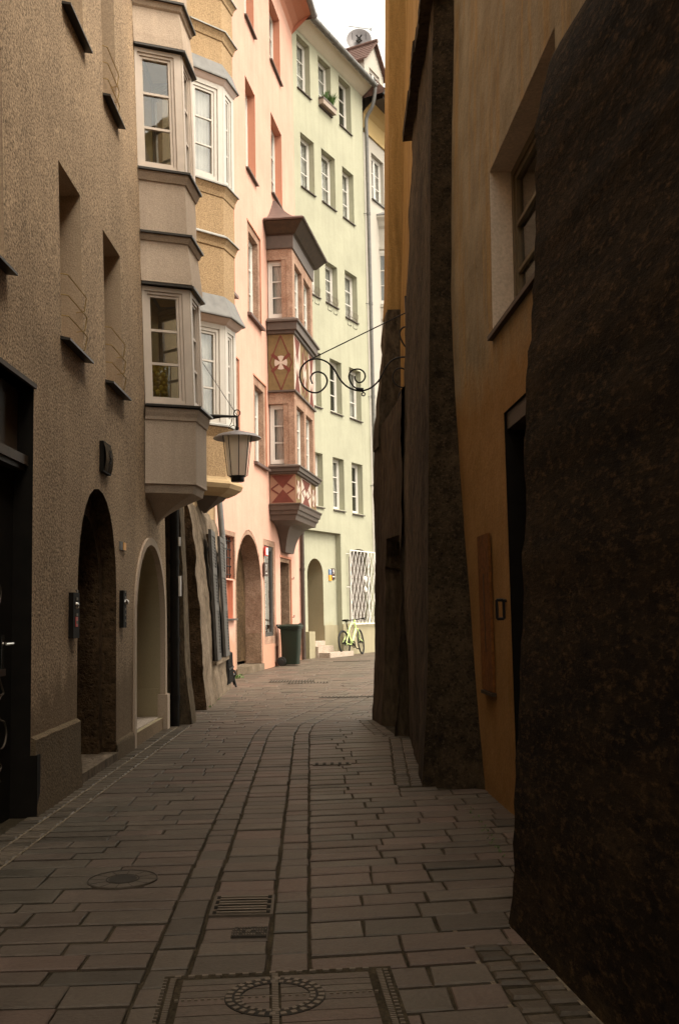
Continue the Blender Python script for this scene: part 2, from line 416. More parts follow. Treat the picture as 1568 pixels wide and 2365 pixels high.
def facade(W, outer, holes, mats, parent, body=5.0, grid=.45, name='wall', room=.7, z_top=None):
    """front sheet with real openings, reveals, a dark room behind and the closed body of the house.
    mats = [front, reveal..., dark]; hole = (poly, depth, reveal material index)"""
    mb = MB(); dark = len(mats)-1
    vs = []; es = []
    def ring(poly):
        o = len(vs); 
        for p in poly: vs.append(Vector(p))
        for i in range(len(poly)): es.append((o+i, o+(i+1) % len(poly)))
    ring(outer)
    for h in holes: ring(h[0])
    ss = [p[0] for p in outer]; zs = [p[1] for p in outer]
    s0, s1, z0, z1 = min(ss), max(ss), min(zs), max(zs)
    ns = max(1, int((s1-s0)/grid)); nzz = max(1, int((z1-z0)/grid))
    for i in range(1, ns):
        for j in range(1, nzz):
            p = (s0+(s1-s0)*i/ns+.05*math.sin(j*7.1), z0+(z1-z0)*j/nzz)
            if inpoly(p, outer) and not any(inpoly(p, h[0]) for h in holes): vs.append(Vector(p))
    ov, oe, of, *_ = geometry.delaunay_2d_cdt(vs, es, [], 0, 1e-5)
    tri = []
    for f in of:
        c = sum((ov[i] for i in f), Vector((0, 0)))/len(f)
        if inpoly(c, outer) and not any(inpoly(c, h[0]) for h in holes): tri.append(f)
    mb.add([W.P(p.x, p.y) for p in ov], tri, 0)
    for h in holes:
        poly, dep, mi = h; n = len(poly)
        for i in range(n):
            a, b = poly[i], poly[(i+1) % n]
            mb.quad(W.P(*a), W.P(*b), W.F(b[0], b[1], -dep), W.F(a[0], a[1], -dep), mi)
        # dark room walls behind the opening
        for i in range(n):
            a, b = poly[i], poly[(i+1) % n]
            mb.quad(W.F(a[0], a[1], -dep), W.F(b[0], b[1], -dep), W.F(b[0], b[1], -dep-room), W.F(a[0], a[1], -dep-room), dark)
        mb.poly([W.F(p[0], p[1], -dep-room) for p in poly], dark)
    if body:
        zt = z_top or z1
        for s in (s0, s1): mb.quad(W.P(s, z0), W.P(s, zt), W.F(s, zt, -body), W.F(s, z0, -body), 0)
        mb.quad(W.F(s0, z0, -body), W.F(s1, z0, -body), W.F(s1, zt, -body), W.F(s0, zt, -body), 0)
        mb.quad(W.P(s0, zt), W.P(s1, zt), W.F(s1, zt, -body), W.F(s0, zt, -body), 0)
    return mb.build(name, mats, parent)
def window(W, r, off, parent, rows=3, cols=1, fw=.06, fm=None, split=False, curtain=None, bar=.025, dep=.055, sash=.035, name='window', glassmat=None):
    s0, s1, z0, z1 = r; fm = fm or M['frame']
    mb = MB()
    def fr(a, b, c, d, w, o0, o1):
        mb.wbox(W, a, a+w, c, d, o0, o1); mb.wbox(W, b-w, b, c, d, o0, o1)
        mb.wbox(W, a+w, b-w, c, c+w, o0, o1); mb.wbox(W, a+w, b-w, d-w, d, o0, o1)
    fr(s0, s1, z0, z1, fw, off-dep, off)
    halves = [(s0+fw+.002, s1-fw-.002)]
    if split:
        c = (s0+s1)/2; mb.wbox(W, c-.02, c+.02, z0+fw, z1-fw, off-dep, off-.002)
        halves = [(s0+fw+.002, c-.022), (c+.022, s1-fw-.002)]
    for a, b in halves:
        fr(a, b, z0+fw+.002, z1-fw-.002, sash, off-dep+.01, off-.012)
        A, B, C, D = a+sash, b-sash, z0+fw+sash, z1-fw-sash
        for i in range(1, rows):
            z = C+(D-C)*i/rows; mb.wbox(W, A, B, z-bar/2, z+bar/2, off-dep+.015, off-.016)
        for i in range(1, cols):
            s = A+(B-A)*i/cols; mb.wbox(W, s-bar/2, s+bar/2, C, D, off-dep+.017, off-.018)
    o = mb.build(name, fm, parent)
    g = MB(); g.wbox(W, s0+fw, s1-fw, z0+fw, z1-fw, off-dep*.75, off-dep*.75+.005)
    g.build('pane', glassmat or M['glass'], o)
    if curtain:
        c = MB(); a0, a1 = curtain; n = max(6, int((a1-a0)*(s1-s0)*60)); vs = []; fs = []
        for i in range(n+1):
            s = s0+(s1-s0)*(a0+(a1-a0)*i/n); k = .012*math.sin(i*1.9)+.006*math.sin(i*.7)
            vs += [W.F(s, z0+.02, off-.085+k), W.F(s, z1-.02, off-.085+k*.6)]
        for i in range(n): fs.append((2*i, 2*i+2, 2*i+3, 2*i+1))
        c.add(vs, fs); c.build('curtain', M['curtain'], o, True)
    return o
def sill(W, r, parent, mat=None, proj=.06, th=.025, side=.03, drop=0.0, back=-.1):
    s0, s1, z0, z1 = r; mb = MB()
    P = W.F
    mb.hexa([P(s0-side, z0-th-.02, back), P(s1+side, z0-th-.02, back), P(s1+side, z0-th-.02-drop, proj), P(s0-side, z0-th-.02-drop, proj),
             P(s0-side, z0+.004, back), P(s1+side, z0+.004, back), P(s1+side, z0-.012-drop, proj), P(s0-side, z0-.012-drop, proj)])
    return mb.build('sill', mat or M['metal_dk'], parent)
def off_chain(ch, o):
    pts = [Vector(p) for p in ch]; n = len(pts); out = []
    ns = []
    for i in range(n-1):
        d = (pts[i+1]-pts[i]).normalized(); ns.append(Vector((d.y, -d.x)))
    for i in range(n):
        if i == 0: out.append(pts[0]+ns[0]*o)
        elif i == n-1: out.append(pts[-1]+ns[-1]*o)
        else:
            b = (ns[i-1]+ns[i]); out.append(pts[i]+b*(o/max(.2, (1+ns[i-1].dot(ns[i])))))
    return out
def chain_loft(mb, ch, prof, mi=0, cap=True):
    """sweep a (z, offset) profile round an open plan chain (a moulding or bay panel)"""
    rings = [[Vector((p.x, p.y, z)) for p in off_chain(ch, o)] for z, o in prof]
    for a, b in zip(rings, rings[1:]):
        for i in range(len(ch)-1): mb.quad(a[i], a[i+1], b[i+1], b[i], mi)
    if cap:
        mb.poly(rings[0][::-1], mi); mb.poly(rings[-1], mi)
def rough(p, amp, sc1=1.6, seed=0.0):
    q = p+Vector((seed, seed*.7, 0))
    return (noise.noise(q*sc1)*.6+noise.noise(q*sc1*2.7)*.35+noise.noise(q*sc1*7)*.18)*amp
def ring_loft(plan, zs, amp=.02, seg=.12, seed=0.0, cap=True, closed=True):
    """battered masonry: plan(z) -> polygon; edges subdivided and roughened"""
    mb = MB(); first = [Vector((*p, 0)) for p in plan(zs[0])]; n = len(first)
    cnt = [max(1, int((first[(i+1) % n]-first[i]).length/seg)) for i in range(n if closed else n-1)]
    rings = []
    for z in zs:
        pl = [Vector((*p, z)) for p in plan(z)]; rg = []
        for i, c in enumerate(cnt):
            a, b = pl[i], pl[(i+1) % n]
            d = (b-a); nn = Vector((d.y, -d.x, 0)).normalized() if d.length > 1e-6 else Vector((0, 0, 0))
            for k in range(c):
                p = a+d*(k/c); k2 = rough(p, amp, 1.6, seed)
                rg.append(p+nn*k2)
        if not closed:
            rg.append(pl[-1])
        rings.append(rg)
    L = len(rings[0]); vs = [p for rg in rings for p in rg]; fs = []
    for j in range(len(zs)-1):
        for i in range(L if closed else L-1):
            k = (i+1) % L; fs.append((j*L+i, j*L+k, (j+1)*L+k, (j+1)*L+i))
    mb.add(vs, fs)
    if cap and closed: mb.poly(rings[-1])
    return mb
def lerp(tbl, z):
    if z <= tbl[0][0]: return tbl[0][1]
    for (a, u), (b, v) in zip(tbl, tbl[1:]):
        if z <= b: return u+(v-u)*(z-a)/(b-a)
    return tbl[-1][1]
def frange(a, b, st):
    n = max(1, round((b-a)/st)); return [a+(b-a)*i/n for i in range(n+1)]
def smooth_pts(p, n=6, closed=False):
    p = [Vector(q) for q in p]; out = []; L = len(p)
    for i in range(L if closed else L-1):
        a = p[i-1] if (i > 0 or closed) else p[i]; b = p[i]; c = p[(i+1) % L]; d = p[(i+2) % L] if (closed or i+2 < L) else c
        for k in range(n):
            t = k/n
            out.append(.5*((2*b)+(c-a)*t+(2*a-5*b+4*c-d)*t*t+(3*b-a-3*c+d)*t**3))
    if not closed: out.append(p[-1])
    return out
def text_mesh(mb, txt, size, origin, xd, zd, nd, mi=0, th=.004):
    cu = bpy.data.curves.new('t', 'FONT'); cu.body = txt; cu.size = size; cu.extrude = th/2; cu.align_x = 'CENTER'; cu.align_y = 'CENTER'
    o = bpy.data.objects.new('t', cu); COL.objects.link(o)
    dg = bpy.context.evaluated_depsgraph_get(); me = bpy.data.meshes.new_from_object(o.evaluated_get(dg))
    mb.add([origin+xd*v.co.x+zd*v.co.y+nd*v.co.z for v in me.vertices], [tuple(p.vertices) for p in me.polygons], mi)
    bpy.data.objects.remove(o); bpy.data.curves.remove(cu); bpy.data.meshes.remove(me)
# =================================================================== BEIGE HOUSE (left, near)
BL = lambda z: .030*max(0, z-3.3)      # the old wall leans back above the first storey
WB = Wall((-1.90, -12), (-1.90, 11.05), lean=lambda s, z: -BL(z))
beige = thing('beige_house', 'beige roughcast house at the left with two arched portals and a boxy bay', 'house', (-1.9, 6, 0))
sB = lambda x, y: WB.sz(x, y)[0]
holes = []
# slot windows:  (x_left, x_right, (top px), (bottom px))
slots = [((140.5, 600), (187, 470), (186, 451), (190, 818)),
         ((243, 700), (278, 620), (277, 592), (280, 906)),
         ((236, 100), (271, 260), (266, -110), (272, 284)),
         ((144, -40), (192, 80), (190, -330), (193, 106)),
         ((-46, 300), (7, 300), (6, 118), (8, 610))]
slot_r = []
for a, b, t, bo in slots:
    s0 = sB(*a); s1 = sB(*b); z1 = WB.sz(*t)[1]; z0 = WB.sz(*bo)[1]
    r = (s0, s1, z0, z1); slot_r.append(r); holes.append((R4(r), .34, 4))
# portals
a1 = (sB(178, 1780), sB(270, 1300), 0.06, WB.sz(231, 1130)[1])
a2 = (sB(312, 1690), sB(379, 1400), 0.12, WB.sz(347, 1258)[1])
dr = (sB(76, 1870)-1.75, sB(73, 1500), -.05, WB.sz(71, 893)[1])
P1 = arch(*a1, rise=(a1[1]-a1[0])*.62); P2 = arch(*a2)
holes += [(P1, .30, 1), (P2, .95, 2), (R4(dr), .17, 3)]
facade(WB, [(0, -.1), (WB.L, -.1), (WB.L, 9.6), (0, 9.6)], holes,
       [M['beige'], M['browncut'], M['olive'], M['black'], M['beige_rv'], M['dark_in']], beige, grid=.4)
for i, r in enumerate(slot_r):
    window(WB, r, -.30, beige, rows=3, fw=.05, fm=M['frame_b'], curtain=(0, 1) if i != 2 else None)
    sill(WB, r, beige, M['metal_dk'], .07, .008, .03, .025)
# bent grille bars in front of the slot windows
for i, tops in ((0, (705, 740, 777)), (1, (757, 787, 817)), (2, (135, 165, 194))):
    r = slot_r[i]; mb = MB()
    for k in range(3):
        z = r[2]+.14+.15*k; e = r[1]-.02
        mb.tube([WB.F(r[0]+.01, z, -.02), WB.F(r[0]+.05, z, .035), WB.F(e-.05, z, .035), WB.F(e, z, .03), WB.F(e, z-.10, .012), WB.F(e, z-.11, -.05)], .0042, 6)
    mb.build('window_grille', M['tan'], beige)
# plinth of the wall between shop door and first portal, coarser render, sloping top
mb = MB(); pl = [(dr[1]+.001, .47), (a1[0]-.001, .47)]
def plinth(W, s0, s1, zt, o, parent, mat, name='plinth'):
    vs = []; fs = []; n = max(2, int((s1-s0)/.06)); prof = [(-.05, o*1.6), (.12, o*1.4), (zt*.5, o*1.1), (zt-.02, o), (zt, 0.0)]
    for i in range(n+1):
        s = s0+(s1-s0)*i/n
        for z, f in prof:
            p = W.P(s, z, f); vs.append(p+W.n*rough(p, .018 if f > 0 else 0, 3)+Vector((0, 0, rough(p, .012, 5) if z > .1 else 0)))
    m = len(prof)
    for i in range(n):
        for j in range(m-1): fs.append((i*m+j, (i+1)*m+j, (i+1)*m+j+1, i*m+j+1))
    b = MB(); b.add(vs, fs)
    for s, i in ((s0, 0), (s1, n)):
        for j in range(m-1):
            b.quad(vs[i*m+j], vs[i*m+j+1], W.F(s, prof[j+1][0], -.02), W.F(s, prof[j][0], -.02))
    return b.build(name, mat, parent, True, 50)
plinth(WB, dr[1]+.002, a1[0]-.002, .47, .03, beige, M['beige_dk'])
plinth(WB, a1[1]+.004, a2[0]-.075, .16, .012, beige, M['beige_dk'])
# first portal: stone arch ring standing back from the render, leaf of dark planks
def arch_ring(W, r, rise, w, o0, o1, parent, mat, name, n=18, legs=True):
    s0, s1, z0, z1 = r; out = arch(s0-w, s1+w, z0, z1+w, rise+w, n)[2:]; inn = arch(s0, s1, z0, z1, rise, n)[2:]
    out = [(s1+w, z0)]+out+[(s0-w, z0)]; inn = [(s1, z0)]+inn+[(s0, z0)]
    mb = MB()
    for i in range(len(out)-1):
        A, B, C, D = out[i], out[i+1], inn[i+1], inn[i]; F = W.F
        mb.hexa([F(*A, o0), F(*B, o0), F(*C, o0), F(*D, o0), F(*A, o1), F(*B, o1), F(*C, o1), F(*D, o1)])
    return mb.build(name, mat, parent)
ri = (a1[0]+.13, a1[1]-.11, a1[2], a1[3]-.20)
arch_ring(WB, ri, (ri[1]-ri[0])*.62, .17, -.42, -.12, beige, M['browncut'], 'portal_surround')
mb = MB(); q = arch(ri[0]-.02, ri[1]+.02, ri[2], ri[3]+.02, (ri[1]-ri[0])*.62)
mb.poly([WB.F(*p, -.40) for p in q])
for k in range(6):
    s = ri[0]+(ri[1]-ri[0])*(k+.5)/6; mb.wbox(WB, s-.006, s+.006, ri[2], ri[3]-.35, -.399, -.39)
dl = mb.build('portal_door', M['black'], beige)
mb = MB(); mb.wbox(WB, a1[0]-.02, a1[1]+.02, -.05, .066, -.5, .015); mb.build('threshold', M['greyrender'], beige)
# second portal: smooth rim and raised step, plinth band inside
arch_ring(WB, (a2[0]+.004, a2[1]-.004, -.03, a2[3]-.004), (a2[1]-a2[0])/2, .075, -.04, .018, beige, M['rim'], 'portal_rim')
mb = MB(); mb.wbox(WB, a2[0]+.002, a2[1]-.002, -.05, .13, -1.1, -.05); mb.build('doorstep', M['stepstone'], beige)
mb = MB(); mb.wbox(WB, a2[1]-.05, a2[1]+.09, -.03, .36, -.06, .045); mb.build('plinth_block', M['rim'], beige)
mb = MB(); mb.wbox(WB, a2[1]-.035, a2[1]-.002, .131, .42, -.94, -.061); mb.build('passage_skirting', M['olive'], beige)
mb = MB(); mb.poly([WB.F(*p, -.93) for p in arch(a2[0], a2[1], .13, a2[3])]); mb.build('passage_door', M['olive'], beige)
# shop entrance at the picture's left edge
zt = WB.sz(70, 1061)[1]
mb = MB(); mb.wbox(WB, dr[0], dr[1], zt-.03, zt+.03, -.17, -.03); mb.wbox(WB, dr[0], dr[1], zt-.06, zt-.031, -.17, -.05)
mb.build('transom_bar', M['wood_dk'], beige)
mb = MB(); mb.wbox(WB, dr[0], dr[1], zt+.03, dr[3], -.16, -.10); mb.build('transom_panel', M['wood_dk'], beige)
mb = MB(); mb.wbox(WB, dr[0], dr[1]-.002, -.04, zt-.031, -.17, -.12)
mb.wbox(WB, dr[1]-.42, dr[1]-.33, .05, zt-.09, -.12, -.105); mb.wbox(WB, dr[0]+.1, dr[1]-.42, .05, .42, -.12, -.105)
door = mb.build('shop_door', M['black'], beige)
mb = MB(); s, z = WB.sz(20, 1487, -.06)
mb.tube([WB.F(s+.05, z, -.11), WB.F(s+.05, z, -.05), WB.F(s-.08, z, -.05), WB.F(s-.08, z+.012, -.05)], .009, 8)
mb.wbox(WB, s+.03, s+.07, z-.16, z+.05, -.112, -.106); mb.build('handle', M['chrome'], door)
# pale sprayed scrawl on the door leaf
mb = MB()
def scr(pts, r=.006):
    q = [WB.F(WB.sz(x, y, -.10)[0], WB.sz(x, y, -.10)[1], -.1035) for x, y in pts]
    mb.tube(smooth_pts(q, 5), r, 5)
scr([(-14, 1545), (-2, 1560), (6, 1585), (10, 1600), (4, 1606), (-6, 1598)])
scr([(10, 1602), (2, 1612), (-4, 1640), (2, 1662), (12, 1668), (17, 1690), (13, 1718), (4, 1730), (-8, 1716), (-16, 1690)])
scr([(-10, 1762), (0, 1762), (5, 1772), (-2, 1790), (3, 1806)])
scr([(-20, 1440), (-10, 1420), (2, 1390), (4, 1360), (-6, 1340)], .004)
mb.build('graffiti', M['castiron'], door)
mb = MB(); s, z = WB.sz(6, 1554, -.10); mb.wbox(WB, s-.06, s+.07, z-.02, z+.02, -.1055, -.102); mb.build('sticker', M['brown_tr'], door)
mb = MB(); mb.wbox(WB, dr[1]-.001, dr[1]+.06, -.05, .36, -.17, .045); mb.build('jamb_block', M['black'], beige)
mb = MB(); mb.wbox(WB, dr[0]-.2, dr[1]+.0, dr[3], dr[3]+.03, -.1, .02); mb.build('lintel_strip', M['wood_dk'], beige)

# ---- box bay of the beige house
before = set(COL.objects)
ch = [(-1.905, 9.70), (-1.444, 9.88), (-1.405, 10.36), (-1.905, 10.72)]
Yc = 9.9
zb = lambda y, x=455: zat(x, y, Yc)
Z = dict(hood_u=zb(122), sill_u=zb(404), mid=zb(547), hood_l=zb(664), sill_l=zb(941), base=zb(1120), bot=zb(1140))
bay = MB()
panels = []
def profile(*pz): panels.append(list(pz))
# corbel tapering to a point on the wall, curved
tip = Vector((-1.91, 10.35, WB.sz(372, 1226)[1]))
ring0 = [Vector((p.x, p.y, Z['bot'])) for p in off_chain(ch, -.02)]
prev = ring0
for k in range(1, 9):
    t = k/8; e = t**.62 if False else 1-(1-t)**1.8
    rg = [Vector((p.x+(tip.x-p.x)*e, p.y+(tip.y-p.y)*e, Z['bot']+(tip.z-Z['bot'])*t)) for p in ring0]
    for i in range(3): bay.quad(prev[i], prev[i+1], rg[i+1], rg[i])
    prev = rg
profile((Z['bot'], -.02), (Z['bot']+.07, -.005), (Z['base']-.01, -.005), (Z['base'], .022), (Z['base']+.03, .02),
        (Z['sill_l']-.155, .02), (Z['sill_l']-.15, .032), (Z['sill_l']-.12, .036), (Z['sill_l']-.08, .052), (Z['sill_l']-.035, .055))
profile((Z['hood_l']+.012, .03), (Z['hood_l']+.10, .025), (Z['mid']-.09, -.005), (Z['mid']-.088, .008), (Z['mid']-.05, .026), (Z['mid']-.02, .03))
profile((Z['mid']+.004, -.01), (Z['sill_u']-.12, -.01), (Z['sill_u']-.118, .004), (Z['sill_u']-.06, .03), (Z['sill_u']-.025, .034))
zt2 = Z['hood_u']+.52
profile((Z['hood_u']+.012, .03), (Z['hood_u']+.12, .025), (zt2-.10, -.005), (zt2-.08, .015), (zt2-.02, .035))
profile((zt2+.004, -.02), (zt2+2.2, -.02))
bay_o = bay.build('bay', M['beige_sm'], beige)
for pz in panels:
    mb = MB(); chain_loft(mb, ch, pz); mb.build('bay_panel', M['beige_sm'], bay_o)
for z, o in ((Z['sill_l'], .085), (Z['mid'], .055), (Z['sill_u'], .060), (Z['hood_l'], .052), (Z['hood_u'], .052), (zt2, .06)):
    mb = MB(); chain_loft(mb, ch, [(z-.026, o), (z-.004, o), (z+.012, .0)]); mb.build('cornice_flashing', M['metal_dk'], bay_o)
# bay windows: side face, street face, far face
def bay_windows(house, ch, z0, z1, fm, cset, post=.075, rows=3, curt=None, gl=None, fw=.05, sash=.035, head=.07):
    for i in range(len(ch)-1):
        a, b = Vector(ch[i]), Vector(ch[i+1])
        w = Wall((a.x, a.y), (b.x, b.y), wob=0)
        pl_ = post if i else post*.35; pr_ = post if i < len(ch)-2 else post*.35
        mb = MB(); mb.wbox(w, -.0, pl_, z0, z1, -.08, .012); mb.wbox(w, w.L-pr_, w.L, z0, z1, -.08, .012)
        mb.wbox(w, pl_, w.L-pr_, z1-head, z1, -.08, .010); mb.wbox(w, pl_, w.L-pr_, z0, z0+.03, -.08, .010)
        mb.build('bay_post', fm, house)
        window(w, (pl_+.002, w.L-pr_-.002, z0+.032, z1-head-.002), -.004, house, rows=rows, fw=fw, sash=sash, fm=fm, curtain=(curt[i] if curt else None), glassmat=gl)
chw = [(-1.90, 9.705), (-1.452, 9.885), (-1.415, 10.35), (-1.90, 10.70)]
bay_windows(beige, chw, Z['sill_l']+.0, Z['hood_l']-.035, M['frame_b'], None, fw=.028, sash=.026, head=.045)
bay_windows(beige, chw, Z['sill_u']+.0, Z['hood_u']-.035, M['frame_b'], None, fw=.028, sash=.026, head=.045)
# the dark room seen through the bay glass
mb = MB(); mb.quad(WB.F(21.72, Z['sill_l']-.2, .004), WB.F(22.78, Z['sill_l']-.2, .004), WB.F(22.78, Z['hood_u']+.3, .004), WB.F(21.72, Z['hood_u']+.3, .004))
mb.build('bay_room', M['tan'], beige)
mb = MB(); mb.box((-1.63, 10.18, Z['hood_u']-.02), (.42, .5, .02)); mb.box((-1.63, 10.18, Z['hood_l']-.02), (.42, .5, .02)); mb.build('bay_ceiling', M['tan'], beige)

# lemons piled in a glass vase behind the lower bay window
for o in set(COL.objects)-before:
    if o.type == 'MESH' and o.name.split('.')[0] != 'bay_room':
        for v in o.data.vertices: v.co.x -= BL(v.co.z)
vd = ray(368, 895); vt = 9.98/vd.y; vx, vy = vd.x*vt, 9.98; zv = zat(368, 920, 9.98)
vase = thing('glass_vase', 'tall clear glass vase of lemons behind the lower bay window', 'vase', (vx, vy, zv))
mb = MB(); mb.lathe((vx, vy, zv), [(.001, 0), (.10, 0), (.105, .01), (.108, .34), (.104, .34), (.10, .015), (.001, .012)], 20); mb.build('vessel', M['thinglass'], vase, True)
base_l = None
lm = MB(); lm.lathe((0, 0, 0), [(.0005, -.034), (.008, -.032), (.018, -.026), (.025, -.013), (.027, 0), (.025, .013), (.018, .026), (.008, .032), (.0005, .034)], 12)
for lay in range(7):
    for k in range(7):
        a = 2*math.pi*(k+.5*(lay % 2))/7+.2; p = Vector((vx+.069*math.cos(a), vy+.069*math.sin(a), zv+.045+lay*.046))
        if base_l is None:
            base_l = lm.build('lemon', M['lemon'], None, True); o = base_l
        else:
            o = base_l.copy(); COL.objects.link(o)
        o.location = p; o.rotation_euler = (random.random()*3, random.random()*3, 0)
        tag(o, 'yellow lemon stacked inside the glass vase behind the lower bay window', 'lemon', 'lemons in the glass vase')

# small fixtures on the beige wall
def wall_box(name, label, cat, W, xl, xr, yt, yb, o, mat, extra=None, off=0.0):
    xm = (xl+xr)/2; ym = (yt+yb)/2
    s0 = W.sz(xl, ym, off)[0]; s1 = W.sz(xr, ym, off)[0]; z1 = W.sz(xm, yt, off)[1]; z0 = W.sz(xm, yb, off)[1]
    t = thing(name, label, cat, W.F((s0+s1)/2, z0, off))
    mb = MB(); mb.wbox(W, s0, s1, z0, z1, off-.01, off+o); mb.build('housing', mat, t)
    if extra: extra(W, s0, s1, z0, z1, off+o, t)
    return t
def ic1(W, s0, s1, z0, z1, o, t):
    c = (s0+s1)/2; mb = MB(); mb.lathe(W.F(c, z1-.09, o), [(.001, .018), (.02, .012), (.026, 0)], 14, 0, Matrix.Rotation(math.pi/2, 3, 'Y')); mb.build('lens', M['chrome'], t)
    mb = MB(); mb.wbox(W, c-.03, c+.03, z1-.24, z1-.17, o, o+.004); mb.build('label_strip', M['sign_r'], t)
    mb = MB()
    for k in range(5): mb.wbox(W, c-.02, c+.03, z0+.10+k*.055, z0+.12+k*.055, o, o+.005)
    mb.build('button_row', M['castiron'], t)
def ic2(W, s0, s1, z0, z1, o, t):
    c = (s0+s1)/2; mb = MB(); mb.lathe(W.F(c, z1-.10, o), [(.001, .03), (.015, .027), (.027, .012), (.028, 0)], 16, 0, Matrix.Rotation(math.pi/2, 3, 'Y')); mb.build('lamp_dome', M['chrome'], t)
    mb = MB()
    for k in range(6): mb.wbox(W, c-.02, c+.02, z0+.05+k*.05, z0+.07+k*.05, o, o+.004)
    mb.build('button_row', M['castiron'], t)
wall_box('door_intercom', 'black intercom strip left of the dark arched portal', 'intercom', WB, 159, 173, 1369, 1474, .035, M['black'], ic1)
wall_box('door_intercom', 'slim black intercom with a round chrome lamp between the two arched portals', 'intercom', WB, 277, 284, 1364, 1450, .035, M['black'], ic2)
def pl1(W, s0, s1, z0, z1, o, t):
    mb = MB(); mb.wbox(W, (s0+s1)/2, s1-.002, z0+.002, z1-.002, o, o+.006); mb.build('yellow_half', M['sign_y'], t)
wall_box('wall_plaque', 'small grey and yellow plaque above the slim intercom', 'plaque', WB, 276, 288, 1252, 1271, .012, M['zinc'], pl1)
def num1(W, s0, s1, z0, z1, o, t):
    mb = MB(); n = 8; a, b = s0+.012, s1-.005; vs = []
    for i in range(n+1):
        k = i/n; z = z0+.012+(z1-z0-.024)*k; q = o+.002+.022*math.sin(k*math.pi*1.0)*(1-.3*k)
        vs += [W.F(a, z, q), W.F(b, z, q)]
    mb.add(vs, [(2*i, 2*i+1, 2*i+3, 2*i+2) for i in range(n)]); mb.build('enamel_face', M['pierstone'], t, True)
    mb = MB(); c = (a+b)/2; zc = (z0+z1)/2
    text_mesh(mb, '5', .16, W.F(c, zc, o+.026), W.d, Vector((0, 0, 1)), W.n); mb.build('numeral', M['black'], t)
wall_box('house_number_sign', 'curved white enamel number plate above the dark arched portal', 'sign', WB, 231, 249, 1024, 1094, .03, M['black'], num1)

# =================================================================== OCHRE HOUSE
ochre = thing('ochre_house', 'ochre roughcast house with canted zinc-roofed bay above a weathered grey ground floor', 'house', (-1.9, 13.7, 0))
WO = Wall((-1.96, 11.06), (-2.06, 16.45))
facade(WO, [(0, -.1), (WO.L, -.1), (WO.L, 11.2), (0, 11.2)], [([(.35, -.05), (1.6, -.05), (1.6, 2.6), (.35, 2.6)], .6, 1)], [M['ochre'], M['browncut'], M['dark_in']], ochre)
# weathered lower storey, leaning back from its foot; dark doorway jamb on its near end
zo = frange(-.1, 2.75, .12)
edge = [(-.1, -1.715), (.15, -1.72), (.7, -1.76), (1.3, -1.80), (2.0, -1.86), (2.6, -1.93), (2.8, -1.99)]
def plan_low(z):
    x = lerp(edge, z)
    return [(x, 12.69), (x-.10, 16.4), (-2.3, 16.4), (-2.3, 12.69)]
def low_front():
    mb = ring_loft(plan_low, frange(-.1, 2.75, .07), .06, .08, 3)
    return mb
lf = low_front().build('ground_floor', [M['greyrender']], ochre, True, 45)
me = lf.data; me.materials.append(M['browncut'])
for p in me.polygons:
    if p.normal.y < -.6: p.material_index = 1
mb = MB(); mb.wbox(WO, .35, 1.60, -.05, 2.6, -.35, -.30); mb.build('cellar_door', M['black'], ochre)
# small niche slit in the lower wall
WL = Wall((-1.80, 12.69), (-1.90, 16.4), wob=0)

# pier of stone between the beige house and the doorway
def plan_pier(z):
    r = lerp([(-.1, -1.655), (.1, -1.67), (.5, -1.72), (1.2, -1.745), (2.0, -1.775), (2.6, -1.80)], z)
    l = -1.98
    return [(l, 11.08), (r, 11.08), (r, 11.42), (l, 11.42)]
ring_loft(plan_pier, frange(-.1, 2.7, .12), .03, .1, 9).build('corner_pier', M['pierstone'], ochre, True, 50)
mb = MB(); mb.wbox(WO, 0.0, .40, 2.55, 4.0, .0, .09); mb.build('upper_pier', M['ochre_sm'], ochre)
# black downpipe by the beige house
mb = MB(); bx, by = -1.83, 10.98
mb.tube([(bx, by, -.05), (bx, by, 2.9)], .05, 14)
for z in (.28, .9, 1.75): mb.tube([(bx, by, z), (bx, by, z+.05)], .058, 14)
dp = mb.build('downpipe', M['black'], ochre, True, 40)
mb = MB(); mb.tube([(bx+.06, by-.01, 1.4), (bx+.06, by-.01, 1.62)], .018, 8); mb.tube([(bx+.055, by-.01, 1.95), (bx+.055, by-.01, 2.05)], .016, 8); mb.build('pipe_label', M['sign_w'], dp)
# canted bay
co_ = [(-2.04, 13.62), (-1.60, 14.0), (-1.49, 14.40), (-2.04, 14.95)]
Yo = 14.0
zz = lambda y, x=510: zat(x, y, Yo)
O = dict(h2r=zz(150), h2=zz(183), s2=zz(430), mid=zz(551), h1r=zz(686), h1=zz(734), s1=zz(984), base=zz(1112), top=zz(76), top2=zz(-20))
opan = []
opan.append([(O['base'], -.01), (O['base']+.05, .0), (O['s1']-.17, .0), (O['s1']-.06, .05), (O['s1']-.03, .05)])
opan.append([(O['h1']+.0, .02), (O['h1r'], .0), (O['mid']-.16, .0), (O['mid']-.15, .015), (O['mid']-.10, .022), (O['mid']-.02, .055)])
opan.append([(O['mid']+.0, .01), (O['s2']-.19, .0), (O['s2']-.18, .012), (O['s2']-.11, .025), (O['s2']-.03, .06)])
opan.append([(O['h2']+.0, .02), (O['h2r'], .0), (O['top']-.15, .0), (O['top']-.14, .015), (O['top']-.09, .025), (O['top']-.02, .055)])
opan.append([(O['top']+.0, .01), (O['top2']-.15, .0), (O['top2']-.14, .015), (O['top2']-.09, .025), (O['top2']-.02, .055)])
opan.append([(O['top2'], .01), (O['top2']+2.5, .01)])
ob = MB(); chain_loft(ob, co_, opan[0]); ob_o = ob.build('bay', M['ochre'], ochre)
for pz in opan[1:]:
    mb = MB(); chain_loft(mb, co_, pz); mb.build('bay_panel', M['ochre'], ob_o)
